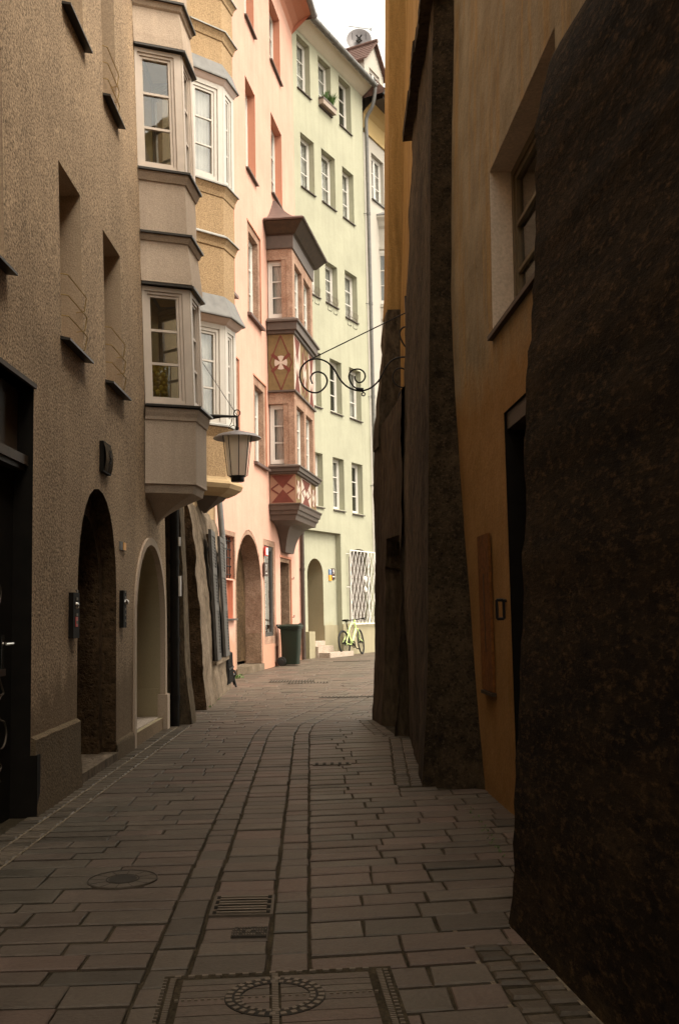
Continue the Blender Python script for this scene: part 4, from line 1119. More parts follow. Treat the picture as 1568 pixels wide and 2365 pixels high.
gwin(724, 746, 745, 1040, 747, 1171); gwin(768, 795, 794, 1062, 796, 1179); gwin(812, 838, 836.5, 1074, 837.5, 1188)
# the partly hidden windows keep the width of their neighbours
wd = rows_g[7][1]-rows_g[7][0]
rows_g[6] = (rows_g[6][1]-wd, rows_g[6][1], rows_g[7][2], rows_g[7][3]); rows_g[9] = (rows_g[9][1]-wd, rows_g[9][1], rows_g[10][2], rows_g[10][3])
rows_g[12] = (rows_g[12][1]-wd, rows_g[12][1], rows_g[13][2], rows_g[13][3])
ZGT = (zG(669, 52)+zG(830, 200))/2
H = [(R4(r), .26, 0) for r in rows_g]
pn = (.03, sG(788.5, 1350), -.05, zG(780, 1232)); H.append((R4(pn), .16, 0))
lg = (sG(806, 1380), sG(858, 1380), zG(855, 1438), zG(828, 1268)); H.append((arch(lg[0]+.02, lg[1]-.03, lg[2]+.03, lg[3], .35), .25, 0))
facade(WG, [(0, -.1), (WG.L, -.1), (WG.L, ZGT), (0, ZGT)], H, [M['green'], M['dark_in']], green, grid=.5)
for i, r in enumerate(rows_g):
    window(WG, r, -.17, green, rows=3, fw=.06, split=False, curtain=((0, 1) if i % 4 != 2 else (0, .45))); sill(WG, r, green, M['brown_pipe'], .05, .02, .02, .02)
def spikes(r):
    mb = MB(); n = 9
    for k in range(n):
        s = r[0]+(r[1]-r[0])*(k+.5)/n; mb.tube([WG.F(s, r[2], .0), WG.F(s+.02, r[2]+.16, .03), WG.F(s-.02, r[2]+.22, .05)], .006, 5)
    mb.tube([WG.F(r[0], r[2]+.06, .01), WG.F(r[1], r[2]+.06, .01)], .006, 5); mb.build('pigeon_spikes', M['copper'], green)
    mb = MB(); z = r[2]-.1
    for k in (0.15, .6):
        s = r[0]+(r[1]-r[0])*k; mb.tube([WG.F(s, z, .0), WG.F(s, z-.13, .01), WG.F(s+.22, z-.13, .01), WG.F(s+.22, z-.08, .01)], .006, 5); z -= .02
    mb.build('flower_box_hook', M['iron'], green)
for i in (6, 7, 8): spikes(rows_g[i])
# recessed doorway panel with arch, plinth, steps
WGp = Wall((WG.F(0, 0, -.16).x, WG.F(0, 0, -.16).y), (WG.F(WG.L, 0, -.16).x, WG.F(WG.L, 0, -.16).y), wob=0)
ad = (WGp.sz(711, 1400)[0], WGp.sz(747, 1380)[0], .42, WGp.sz(730, 1290)[1])
mb = MB(); n = 18
ar = arch(ad[0], ad[1], ad[2], ad[3], None, n)
facade(WGp, [(pn[0], -.05), (pn[1]-.001, -.05), (pn[1]-.001, pn[3]-.001), (pn[0], pn[3]-.001)], [(ar, .75, 1)], [M['green'], M['olive'], M['dark_in']], green, body=0, name='doorway_panel')
zpl = WGp.sz(760, 1444)[1]
mb = MB(); mb.wbox(WGp, ad[1]+.002, pn[1]-.002, -.05, zpl, -.02, .025); mb.build('plinth', M['green_pl'], green)
mb = MB(); zp2 = WG.sz(800, 1441)[1]; mb.wbox(WG, pn[1]+.002, WG.L, -.05, zp2, -.02, .03); mb.build('plinth', M['green_pl'], green)
mb = MB(); mb.poly([WGp.F(*p, -.74) for p in arch(ad[0], ad[1], ad[2], ad[3])]); mb.build('door', M['door_olive'], green)
mb = MB(); mb.wbox(WGp, ad[0]+.03, ad[1]-.01, .30, .43, -.75, .03); mb.wbox(WGp, ad[0]+.1, ad[1]-.3, .431, .60, -.75, -.4); mb.wbox(WGp, ad[0]+.02, ad[1]+.02, -.05, .296, -.1, .28)
mb.wbox(WGp, ad[0]+.05, ad[1]+.55, -.05, .13, .285, .62); mb.build('doorsteps', M['stepstone'], green)
# stub wall beside the bin
s0 = WGp.sz(703, 1480)[0]
mb = MB(); mb.wbox(WGp, ad[0]-.30, ad[0]+.02, -.05, .70, .001, .20); mb.build('stair_cheek', M['green_pl'], green)
# eave: sloping soffit, gutter, downpipe
zt = ZGT-.1; oh = .34
mb = MB(); ch = [(WG.a.x, WG.a.y), (WG.F(WG.L, 0).x, WG.F(WG.L, 0).y)]
mb.quad(WG.F(0, zt-.02, .005), WG.F(WG.L, zt-.02, .005), WG.F(WG.L, zt+.22, oh), WG.F(0, zt+.22, oh))
mb.quad(WG.F(0, zt+.22, oh), WG.F(WG.L, zt+.22, oh), WG.F(WG.L, zt+.34, oh), WG.F(0, zt+.34, oh))
mb.poly([WG.F(WG.L, zt-.02, .005), WG.F(WG.L, zt+.22, oh), WG.F(WG.L, zt+.34, oh), WG.F(WG.L, zt+.34, -.3)]); mb.build('eave_soffit', M['soffit'], green)
mb = MB(); mb.tube([WG.F(-.1, zt+.27, oh+.10), WG.F(WG.L+.55, zt+.27, oh+.10)], .085, 12)
for k in range(9): mb.tube([WG.F(.3+k*.5, zt+.27, oh+.10), WG.F(.32+k*.5, zt+.27, oh+.10)], .092, 12)
mb.build('gutter', M['zinc'], green, True, 40)
roof(WG, zt+.1, oh, green, rise=2.2, s1=WG.L)
pipe = [WG.F(WG.L+.05, zt+.2, oh+.10), WG.F(WG.L+.05, zt-.12, oh+.06), WG.F(WG.L+.06, zt-.42, .3), WG.F(WG.L+.06, zt-.75, .10), WG.F(WG.L+.06, zt-1.3, .09), WG.F(WG.L+.06, 8, .09), WG.F(WG.L+.06, 3.2, .09), WG.F(WG.L+.06, 2.0, .09)]
mb = MB(); q = smooth_pts(pipe[:5], 5)+pipe[5:]; mb.tube(q, .058, 12)
for z in (13.6, 10.7, 7.75, 5.0, 2.3): mb.tube([WG.F(WG.L+.06, z, .09), WG.F(WG.L+.06, z+.09, .09)], .068, 12); mb.tube([WG.F(WG.L+.06, z+.03, .09), WG.F(WG.L-.1, z+.03, .0)], .01, 5)
dpz = mb.build('downpipe', M['zinc'], green, True, 40)
mb = MB(); mb.tube([WG.F(WG.L+.06, 2.0, .09), WG.F(WG.L+.06, -.05, .09)], .062, 12); mb.build('pipe_foot', M['metal_dk'], dpz, True)
# white scissor grille in front of the arched window
s0, s1, z0, z1 = sG(803.5, 1380)-.0, sG(860.5, 1380), zG(855, 1441)+.02, zG(830, 1274)
gg = MB(); o = .10
for s in (s0, s1, (s0+s1)*.5+.22*(s1-s0)): gg.wbox(WG, s-.014, s+.014, z0, z1, o-.012, o+.012)
gg.wbox(WG, s0, s1, z0-.014, z0+.014, o-.011, o+.011); gg.wbox(WG, s0, s1, z1-.014, z1+.014, o-.011, o+.011)
nx = 7; nzr = 4; cw_ = (s1-s0)/nx; chh = (z1-z0)/nzr
for i in range(nx):
    for j in range(nzr):
        A = WG.F(s0+cw_*i, z0+chh*j, o+.005); B = WG.F(s0+cw_*(i+1), z0+chh*(j+1), o+.005)
        C = WG.F(s0+cw_*i, z0+chh*(j+1), o-.005); D = WG.F(s0+cw_*(i+1), z0+chh*j, o-.005)
        gg.tube([A, B], .0068, 5, cap=False); gg.tube([C, D], .0068, 5, cap=False)
for z in (z0+.1, (z0+z1)/2, z1-.1): gg.tube([WG.F(s0, z, o), WG.F(s0-.06, z, -.01)], .012, 5)
grl = gg.build('scissor_grille', M['whitepaint'], green)
mb = MB()
for dz_ in (.08, .38): mb.lathe(WG.F((s0+s1)*.5+.06, (z0+z1)/2+dz_-.15, o+.03), [(.001, -.09), (.05, -.06), (.06, 0), (.04, .07), (.001, .1)], 10)
mb.build('lock_case', M['whitepaint'], grl)
mb = MB(); p = WG.F(s1+.05, z0+.12, .2); mb.tube([WG.F(s1, z0+.12, .1), p, p+WG.n*.05], .045, 10); mb.build('grille_latch', M['whitepaint'], grl, True)
wn = MB(); wn.wbox(WG, lg[0], lg[1], lg[2], lg[3], -.25, -.2); wn.build('window_board', M['shopdark'], green)
# number and info signs beside the door
s0 = WGp.sz(764.5, 1325)[0]; s1 = WGp.sz(771.5, 1325)[0]; z1 = WGp.sz(768, 1313)[1]; z0 = WGp.sz(768, 1338)[1]
t = thing('house_number_sign', 'brown number sign beside the arched green doorway', 'sign', WGp.F((s0+s1)/2, z0, 0))
mb = MB(); mb.wbox(WGp, s0, s1, z0, z1, .0, .03); mb.build('board', M['sign_br'], t)
mb = MB(); c = (s0+s1)/2; text_mesh(mb, '9', .19, WGp.F(c, (z0+z1)/2+.05, .033), WGp.d, Vector((0, 0, 1)), WGp.n); mb.wbox(WGp, c-.06, c+.06, z0+.06, z0+.09, .03, .034); mb.build('lettering', M['sign_w'], t)
s2 = WGp.sz(758.5, 1325)[0]; zm = WGp.sz(762, 1328)[1]; z2 = WGp.sz(762, 1315)[1]; z3 = WGp.sz(762, 1341)[1]
t = thing('info_sign', 'narrow sign, blue above and orange below, left of the brown number sign', 'sign', WGp.F(s2, z3, 0))
mb = MB(); mb.wbox(WGp, s2, s0-.004, zm+.002, z2, .0, .025); mb.build('blue_half', M['sign_b'], t)
mb = MB(); mb.wbox(WGp, s2, s0-.004, z3, zm, .0, .025); mb.build('orange_half', M['sign_y'], t)
mb = MB(); c = (s2+s0)/2
for k in range(3): mb.wbox(WGp, c-.04, c+.03, zm+.05+k*.05, zm+.066+k*.05, .025, .028)
mb.build('lettering', M['sign_w'], t)
# window box with plants, second window of the top row
r = rows_g[1]; t = thing('window_box', 'pale planter with grassy plants on an upper sill of the green house', 'planter', WG.F((r[0]+r[1])/2, r[2], .1))
mb = MB(); mb.wbox(WG, r[0]-.02, r[1]+.02, r[2]+.005, r[2]+.15, .01, .16); mb.build('box', M['terracotta'], t)
mb = MB(); mb.wbox(WG, r[0]-.03, r[1]+.03, r[2]+.15, r[2]+.21, .0, .17); mb.build('rim', M['brown_tr'], t)
def tuft(c, n, h, sp, seed):
    rd = random.Random(seed); mb = MB()
    for k in range(n):
        a = rd.uniform(0, 6.28); l = h*rd.uniform(.5, 1); d = Vector((math.cos(a), math.sin(a), 0)); b = c+d*rd.uniform(0, sp*.4); e = b+d*sp*rd.uniform(.3, 1)+Vector((0, 0, l)); m_ = (b+e)/2+Vector((0, 0, l*.2)); q = Vector((-d.y, d.x, 0))*.012
        mb.add([b-q, b+q, m_+q, m_-q, e], [(0, 1, 2, 3), (3, 2, 4)])
    return mb
tuft(WG.F(r[1]-.22, r[2]+.2, .1), 90, .34, .22, 3).build('grass_tuft', M['leaf'], t)
tuft(WG.F(r[0]+.2, r[2]+.2, .1), 40, .3, .14, 4).build('grass_tuft', M['leaf'], t)

# =================================================================== WHITE HOUSE beyond
WW = Wall((1.12, 30.55), (3.6, 35.3))
white = thing('white_house', 'cream house with yellow frieze beyond the grey downpipe', 'house', (2, 32.5, 0))
sW = lambda x, y: WW.sz(x, y)[0]; zW = lambda x, y: WW.sz(x, y)[1]
wr = (sW(858, 420), sW(886, 420), zW(884, 478), zW(868, 362))
zf = zW(840, 305); zt = zW(843, 235)
facade(WW, [(-.3, -.1), (WW.L, -.1), (WW.L, zf), (-.3, zf)], [(R4(wr), .18, 0)], [M['white_w'], M['dark_in']], white, grid=1.0)
window(WW, wr, -.12, white, rows=3, fw=.07, split=True, curtain=(0, 1)); sill(WW, wr, white, M['zinc'], .06)
mb = MB(); ch = [(WW.F(-.3, 0).x, WW.F(-.3, 0).y), (WW.F(WW.L, 0).x, WW.F(WW.L, 0).y)]
chain_loft(mb, ch, [(zf, .0), (zf+.0, .06), (zf+.1, .06), (zf+.1, .02), (zf+.6, .04), (zt-.35, .16), (zt-.2, .36)], 0, False); mb.build('frieze', M['yellow_w'], white)
mb = MB(); chain_loft(mb, ch, [(zt-.2, .36), (zt-.19, .75), (zt-.1, .75)], 0, False); mb.build('eave_soffit', M['wood_dk'], white)
mb = MB(); mb.tube([WW.F(-.3, zt, .85), WW.F(WW.L, zt, .85)], .095, 12)
for k in range(9): mb.tube([WW.F(.1+k*.5, zt, .85), WW.F(.13+k*.5, zt, .85)], .105, 12)
mb.build('gutter', M['zinc'], white, True, 40)
roof(WW, zt-.1, .8, white, rise=4.2, back=5.5, s0=-.3)
mb = MB()
for k in range(26): s = -.2+k*.2; mb.tube([WW.F(s, zt+.12, .55), WW.F(s, zt+.52, .5)], .014, 5)
for z, o_ in ((zt+.3, .53), (zt+.5, .5)): mb.tube([WW.F(-.3, z, o_), WW.F(WW.L, z, o_)], .014, 5)
mb.build('snow_guard', M['redtile'], white)
# dormer with tiled gable roof
WD = Wall((WW.F(-.05, 0, -.35).x, WW.F(-.05, 0, -.35).y), (WW.F(WW.L, 0, -.35).x, WW.F(WW.L, 0, -.35).y), wob=0)
d0 = WD.sz(841, 150)[0]; d1 = WD.sz(885, 190)[0]; dz0 = zt+.3; dze = WD.sz(842, 132)[1]; dza = WD.sz(863, 102)[1]; dc = (d0+d1)/2
dw = (d0+.25*(d1-d0), d1-.22*(d1-d0), dz0+.1, WD.sz(862, 165)[1])
facade(WD, [(d0, dz0-.4), (d1, dz0-.4), (d1, dze), (dc, dza), (d0, dze)], [(R4(dw), .1, 0)], [M['white_w'], M['dark_in']], white, body=0, name='dormer_front', room=.4)
window(WD, dw, -.05, white, rows=3, fw=.05, split=True, curtain=(0, 1))
mb = MB()
for s in (d0, d1): mb.quad(WD.F(s, dz0-.4, 0), WD.F(s, dze, 0), WD.F(s, dze, -2.4), WD.F(s, dz0-.4, -2.4))
mb.build('dormer_side', M['white_w'], white)
mb = MB(); e = .12; th = .07
for sa, sb in ((d0-e, dc), (d1+e, dc)):
    za_ = dze-e*(dza-dze)/(dc-d0); n = 7
    for k in range(n):
        t0, t1 = k/n, (k+1)/n
        A = sa+(sb-sa)*t0; B = sa+(sb-sa)*t1; ZA = za_+(dza-za_)*t0+.05; ZB = za_+(dza-za_)*t1+.02
        F = WD.F; mb.hexa([F(A, ZA-th, .14), F(B, ZB-th, .14), F(B, ZB-th, -2.5), F(A, ZA-th, -2.5), F(A, ZA, .14), F(B, ZB, .14), F(B, ZB, -2.5), F(A, ZA, -2.5)])
mb.tube([WD.F(dc, dza+.05, .16), WD.F(dc, dza+.05, -2.5)], .07, 8); mb.build('dormer_roof', M['redtile'], white)
# white projecting bay with windows turned towards us
ox0 = at(846, 640, 31.3).x
wc = [(ox0-.45, 31.30), (ox0+.85, 31.18), (ox0+1.6, 32.4), (ox0+.6, 33.2)]
zb_ = lambda y: zat(868, y, 31.3)
mb = MB()
chain_loft(mb, wc, [(zb_(1160), 0), (zb_(980), 0)]); chain_loft(mb, wc, [(zb_(822), 0), (zb_(714), 0)]); chain_loft(mb, wc, [(zb_(580), 0), (zb_(532), 0)])
chain_loft(mb, wc, [(zb_(532), .0), (zb_(526), .05), (zb_(516), .09), (zb_(508), .16), (zb_(504), .16)])
chain_loft(mb, wc, [(zb_(716), .0), (zb_(712), .05), (zb_(706), .05), (zb_(705), .0)]); chain_loft(mb, wc, [(zb_(742), .005), (zb_(740), .03), (zb_(714), .03)])
chain_loft(mb, wc, [(zb_(802), .005), (zb_(800), .05), (zb_(793), .05), (zb_(792), .005)])
chain_loft(mb, wc, [(zb_(822), .005), (zb_(820), .045), (zb_(815), .045), (zb_(814), .005)]); chain_loft(mb, wc, [(zb_(582), .005), (zb_(579), .045), (zb_(574), .045), (zb_(573), .005)])
wb_o = mb.build('bay', M['white_w'], white)
mb = MB(); chain_loft(mb, wc, [(zb_(503.9), .17), (zb_(502), .17), (zb_(486), -.25)]); mb.build('bay_roof', M['zinc'], wb_o)
bay_windows(white, wc, zb_(705)+.01, zb_(582), M['frame'], None, post=.12)
bay_windows(white, wc, zb_(980)+.01, zb_(822), M['frame'], None, post=.18)
mb = MB(); chain_loft(mb, [(ox0-.1, 31.75), (ox0+.6, 31.7), (ox0+1.1, 32.4), (ox0+.6, 33.0)], [(zb_(1100), 0), (zb_(560), 0)]); mb.build('bay_room', M['dark_in'], wb_o)

# satellite dish and aerial on the far roof
Yd = 35.5; c = at(829, 92, Yd); rd_ = at(857, 92, Yd).x-c.x
dish = thing('satellite_dish', 'grey mesh satellite dish on the far roof ridge', 'satellite dish', c-Vector((0, 0, rd_)))
mb = MB(); rt = Matrix.Rotation(math.radians(82), 3, 'X') @ Matrix.Rotation(0, 3, 'Z')
mb.lathe(c, [(.001, -.06), (rd_*.35, -.05), (rd_*.7, -.02), (rd_, .03), (rd_*1.02, .03), (rd_*1.02, .015), (rd_*.7, -.04), (.001, -.08)], 40, 0, rt); mb.build('reflector', M['lampgrey'], dish, True, 50)
mb = MB(); mb.tube([c+Vector((0, .15, -rd_*2.6)), c+Vector((0, .15, rd_*1.12))], .05, 10); mb.tube([c+Vector((0, .1, 0)), c+Vector((0, -.05, 0))], .09, 10); mb.build('mast', M['zinc'], dish, True, 40)
mb = MB()
for sx in (-.55, .55): mb.tube([c+Vector((sx*rd_, -.10, .5*rd_)), c+Vector((sx*rd_, -.10, -.1*rd_))], .012, 5)
for sx in (-1, 1): mb.tube([c+Vector((0, -.1, 0)), c+Vector((.10*sx, -.12, .12))], .03, 6); mb.tube([c+Vector((0, -.1, 0)), c+Vector((.10*sx, -.12, -.12))], .03, 6)
mb.build('back_brace', M['iron'], dish)
mb = MB(); e = c+Vector((0, .15, rd_*1.1)); A = at(805, 60.5, Yd+.15); B = at(856, 67.5, Yd+.15); mb.tube([A, B], .011, 5); mb.tube([B, at(868, 53, Yd)], .006, 4); mb.tube([at(800, 66, Yd), at(804, 74, Yd)], .006, 4); mb.tube([B-Vector((0, 0, .06)), B+Vector((0, 0, .04))], .02, 6); mb.build('aerial', M['zinc'], dish)
# =================================================================== RIGHT SIDE: ORANGE HOUSE
xR = lambda Y: 1.18-.0548*(Y-2)
WR = Wall((xR(11.2), 11.2), (xR(-12), -12), lean=lambda s, z: -.04*max(0, z-3.5), wob=.016)
orange = thing('orange_house', 'weathered orange rendered house with stone buttresses at the right', 'house', (1.0, 6, 0))
sR = lambda x, y: WR.sz(x, y)[0]
wn_ = (sR(1128, 500), sR(1128, 500)+1.55, WR.sz(1131, 783)[1], WR.sz(1126, 402)[1])
dn_ = (sR(1174, 1300), sR(1174, 1300)+1.25, -.05, WR.sz(1172, 944)[1])
pn_ = (sR(1114, 1400), sR(1139, 1400), WR.sz(1140, 1597)[1], WR.sz(1124, 1234)[1])
facade(WR, [(0, -.1), (WR.L, -.1), (WR.L, 8.9), (0, 8.9)], [(R4(wn_), .17, 1), (R4(dn_), .40, 2)], [M['orange'], M['reveal_w'], M['black'], M['dark_in']], orange, grid=.35)
window(WR, wn_, -.14, orange, rows=3, cols=2, fw=.05, fm=M['frame_d'], dep=.05)
mb = MB(); mb.wbox(WR, wn_[0]-.01, wn_[1], wn_[2]-.03, wn_[2]-.002, -.2, .03); mb.build('sill', M['wood_dk'], orange)
mb = MB(); mb.wbox(WR, dn_[0]+.002, dn_[1]-.002, dn_[3]-.10, dn_[3]-.002, -.38, -.02); mb.build('door_lintel', M['wood_dk'], orange)
mb = MB(); mb.wbox(WR, dn_[0]+.02, dn_[1], dn_[3]-.30, dn_[3]-.17, -.16, -.13); mb.build('transom_board', M['reveal_w'], orange)
mb = MB(); mb.wbox(WR, dn_[0]+.002, dn_[1]-.002, -.05, dn_[3]-.11, -.40, -.36); mb.build('door', M['black'], orange)
mb = MB(); mb.wbox(WR, pn_[0], pn_[1], pn_[2], pn_[3], .004, .022); ho = mb.build('meter_hatch', M['rustboard'], orange)
mb = MB(); mb.wbox(WR, pn_[0]+.02, pn_[1]+.02, pn_[2]-.025, pn_[2]-.005, .0, .035); mb.wbox(WR, (pn_[0]+pn_[1])/2-.004, (pn_[0]+pn_[1])/2+.004, pn_[3]-.75, pn_[3]-.25, .022, .025); mb.build('hatch_ledge', M['wood_dk'], ho)
p = WR.sz(1170, 1407); mb = MB(); F = WR.F
q = [F(p[0], p[1]-.055, .018), F(p[0]-.02, p[1]-.055, .055), F(p[0]-.02, p[1]+.055, .055), F(p[0], p[1]+.055, .018)]
[mb.tube([q[i], q[(i+1) % 4]], .009, 6) for i in range(4)]; mb.tube([F(p[0], p[1]+.05, .02), F(p[0], p[1]+.05, -.02)], .009, 6); mb.build('wall_ring', M['iron'], orange)
# eave strip and tiles high on the far verge
mb = MB(); mb.wbox(WR, -.12, -.02, 7.4, 9.0, -.9, -.30); mb.build('verge_board', M['wood_dk'], orange)
roof(WR, 8.9, .12, orange, rise=1.6)
# corner pilaster, battered, orange above and stone below
pil = [(3.0, .415), (3.2, .42), (3.5, .44), (3.9, .49), (4.45, .535), (4.6, .56), (8.1, .665), (13.1, .80)]
def plan_pil(z):
    x = lerp(pil, z); b = 1.0
    return [(x+.03, 10.88), (b, 10.88), (b, 11.26), (x, 11.26)]
ring_loft(plan_pil, frange(4.52, 8.95, .3), .012, .12, 4).build('corner_pilaster', M['orange'], orange, True, 40)
ring_loft(plan_pil, frange(3.0, 4.55, .1), .05, .08, 12).build('corner_stones', M['pierstone'], orange, True, 50)
# low battered wall between the corner and the big buttress, with an arched black doorway
prof_far = [(-.1, .31), (0, .317), (.6, .36), (1.6, .38), (2.6, .40), (3.3, .43)]
prof_near = [(-.1, .485), (0, .49), (.6, .53), (1.5, .58), (3.3, .64)]
dY0, dY1 = 9.72, 10.55
def xl(Y, z):
    f = lerp(prof_far, z); n_ = lerp(prof_near, z); t = max(0, min(1, (11.26-Y)/1.51)); return f+(n_-f)*t
mb = MB(); Ys = frange(9.62, 11.26, .055); Zs = frange(-.1, 3.35, .07); vs = []; idx = {}
for j, z in enumerate(Zs):
    for i, Y in enumerate(Ys):
        top = 3.35-.18*max(0, 1-(11.26-Y)/1.6)*1.0
        zz2 = min(z, top); p = Vector((xl(Y, zz2), Y, zz2)); p.x -= rough(p, .035, 1.8, 5)
        dc_ = (dY0+dY1)/2; hw = (dY1-dY0)/2
        if abs(Y-dc_) < hw and z < 1.62+.32*math.sqrt(max(0, 1-((Y-dc_)/hw)**2)): p.x += .24
        vs.append(p)
nY = len(Ys); fs = [(j*nY+i, j*nY+i+1, (j+1)*nY+i+1, (j+1)*nY+i) for j in range(len(Zs)-1) for i in range(nY-1)]
mb.add(vs, fs)
for j in range(len(Zs)-1):
    a = vs[j*nY+nY-1]; b = vs[(j+1)*nY+nY-1]; mb.quad(a, b, Vector((1.2, 11.26, b.z)), Vector((1.2, 11.26, a.z)))
for i in range(nY-1):
    a = vs[(len(Zs)-1)*nY+i]; b = vs[(len(Zs)-1)*nY+i+1]; mb.quad(a, b, Vector((.95, b.y, b.z+.35)), Vector((.95, a.y, a.z+.35)))
lo = mb.build('low_battered_wall', M['darkrender'], orange, True, 50)
mb = MB(); mb.box(((.49+.58)/2+.20, (dY0+dY1)/2, .9), (.02, dY1-dY0, 2.0)); mb.build('arched_door', M['black'], orange)
# ---- big stone buttress
NL = [(-.1, .515, 6.90), (0, .52, 6.92), (.5, .575, 7.02), (1.18, .616, 7.15), (2.2, .665, 7.35), (3.6, .73, 7.46), (4.9, .775, 7.46), (6.2, .84, 7.46)]
NRt = [(-.1, 6.60), (0, 6.62), (.8, 6.87), (1.7, 7.15), (2.8, 7.29), (3.6, 7.38), (6.2, 7.36)]
FLx = [(-.1, .625), (0, .63), (1.2, .61), (1.8, .62), (3.2, .658), (4.2, .709), (4.9, .75), (6.2, .84)]
nlx = [(a, b) for a, b, c in NL]; nly = [(a, c) for a, b, c in NL]
def plan_butt(z):
    yr = lerp(NRt, z)
    return [(lerp(nlx, z), lerp(nly, z)), (xR(yr)+.18, yr), (1.15, 9.7), (lerp(FLx, z), 9.72)]
butt = thing('stone_buttress', 'tall tapering rubble buttress between the orange wall and the arched doorway', 'buttress', (.8, 8, 0))
zsb = frange(-.1, 6.12, .07)
bmesh_ = ring_loft(plan_butt, zsb, .03, .07, 21)
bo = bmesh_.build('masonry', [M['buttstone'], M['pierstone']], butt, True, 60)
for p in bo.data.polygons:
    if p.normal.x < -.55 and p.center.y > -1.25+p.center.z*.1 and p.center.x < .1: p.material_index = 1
mb = MB(); n = 12
for i in range(n):
    Ya, Yb = 7.36+(9.84-7.36)*i/n, 7.36+(9.84-7.36)*(i+1)/n-.004
    f = lambda Y: .83+(Y-7.46)*.0
    k = rough(Vector((0, Ya, 0)), .03, 2)
    mb.hexa([(f(Ya)-.10+k, Ya, 6.0), (f(Yb)-.10+k, Yb, 6.0), (1.2, Yb, 6.05), (1.2, Ya, 6.05), (f(Ya)-.10+k, Ya, 6.10), (f(Yb)-.10+k, Yb, 6.10), (1.2, Yb, 6.62), (1.2, Ya, 6.62)])
mb.build('coping', M['darkrender'], butt)
# pale bits of mortar patch at the foot of the buttress
# ---- near rubble buttress filling the right edge
NX = [(-.1, .60), (0, .61), (.5, .652), (1.18, .695), (2.0, .755), (2.4, .785), (3.0, .825), (3.25, .86), (3.45, .92), (3.6, 1.03), (3.7, 1.2)]
def plan_near(z):
    x = lerp(NX, z); r = .128
    e = [(x, 3.91), (x+r*1.0, 2.91), (x+r*2.0, 1.9), (x+r*3.9, 0), (x+r*6.4, -2.5)]
    return [(2.0, 3.91)]+e+[(2.4, -2.5)]
near = thing('stone_buttress', 'massive dark rubble buttress close by at the right edge', 'buttress', (1, 2.5, 0))
zn = frange(-.1, 3.3, .05)+frange(3.33, 3.68, .03)
mbn = MB()
def near_loft():
    first = None; rings = []
    Ysn = frange(3.91, 1.5, .045)+frange(1.2, -2.5, .3)
    for z in zn:
        x = lerp(NX, z); rg = [Vector((2.2, 3.93, z)), Vector((1.6, 3.92, z)), Vector((x+.35, 3.915, z))]
        for k, Y in enumerate(Ysn):
            p = Vector((x+.128*(3.91-Y), Y, z)); a = .022
            if k == 0: p.y -= .02
            p.x -= rough(p, a, 1.7, 33)+.010*noise.noise(p*13)+.012*noise.noise(Vector((p.x, p.y*.6, p.z))*5)
            if k < 3: p.y += rough(p, .02, 2, 8)
            rg.append(p)
        rg.append(Vector((2.4, -2.5, z))); rings.append(rg)
    L = len(rings[0]); mbn.add([p for r in rings for p in r], [(j*L+i, j*L+i+1, (j+1)*L+i+1, (j+1)*L+i) for j in range(len(rings)-1) for i in range(L-1)])
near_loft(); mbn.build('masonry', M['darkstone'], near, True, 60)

# =================================================================== WROUGHT IRON SIGN BRACKET
Yb_ = 10.0
iz = lambda x, y: at((900+x/4.3556)/1.3234, (930+y/4.3556)/1.3234, Yb_)
brk = thing('iron_sign_bracket', 'wrought iron scroll bracket reaching over the alley from the orange house', 'sign bracket', iz(1560, 600))
mb = MB(); mb.tube([iz(190, 745), iz(1515, 95), iz(1650, 30)], [.0062, .0062, .007], 8); mb.build('stay_rod', M['iron'], brk)
def scroll(pts, r, name='scroll'):
    mb = MB(); q = smooth_pts([iz(x, y) for x, y in pts], 6); n = len(q)
    mb.tube(q, [r*(.8+.2*min(1, i/12, (n-1-i)/12)) for i in range(n)], 8); return mb.build(name, M['iron'], brk, True)
scroll([(240, 1060), (216, 980), (250, 920), (320, 900), (400, 935), (435, 1010), (415, 1090), (350, 1155), (270, 1178), (180, 1150), (105, 1070), (72, 960), (90, 850), (170, 760), (270, 728), (370, 740), (460, 790), (530, 870), (600, 990), (680, 1080), (780, 1135), (900, 1150), (1010, 1115), (1110, 1030), (1170, 930), (1220, 830), (1300, 745), (1400, 708), (1485, 705), (1580, 730), (1640, 780)], .009)
scroll([(915, 1142), (830, 1125), (760, 1060), (725, 970), (745, 900), (800, 868), (870, 866), (925, 905), (940, 970), (905, 1028), (850, 1042), (810, 1005), (802, 958)], .0082)
scroll([(1500, 905), (1480, 880), (1420, 850), (1350, 872), (1308, 950), (1320, 1030), (1380, 1090), (1480, 1115), (1560, 1112)], .0082)
scroll([(1560, 1108), (1475, 1125), (1410, 1170), (1385, 1240), (1415, 1308), (1475, 1337), (1540, 1320)], .0082)
scroll([(1560, 300), (1500, 298), (1440, 312), (1402, 370), (1410, 450), (1450, 530), (1495, 590), (1560, 660)], .0082)
scroll([(1472, 370), (1480, 405), (1497, 440)], .006)
mb = MB(); mb.tube([iz(820, 1130), iz(915, 1142)], .022, 8); mb.build('collar', M['iron'], brk)
mb = MB(); a = iz(917, 1150); b = iz(917, 1175); mb.tube([a, b], .005, 6); c = iz(917, 1197); r = (b-c).length
mb.tube([c+Vector((r*math.cos(t*.3927), 0, r*math.sin(t*.3927))) for t in range(16)], .0065, 6, 0, True); mb.build('hanging_ring', M['zinc'], brk)
mb = MB(); x_ = xR(Yb_)+.0; mb.box((x_-.01, Yb_, (iz(0, 0).z+iz(0, 1300).z)/2), (.03, .04, iz(0, -50).z-iz(0, 1400).z)); mb.build('wall_bar', M['iron'], brk)

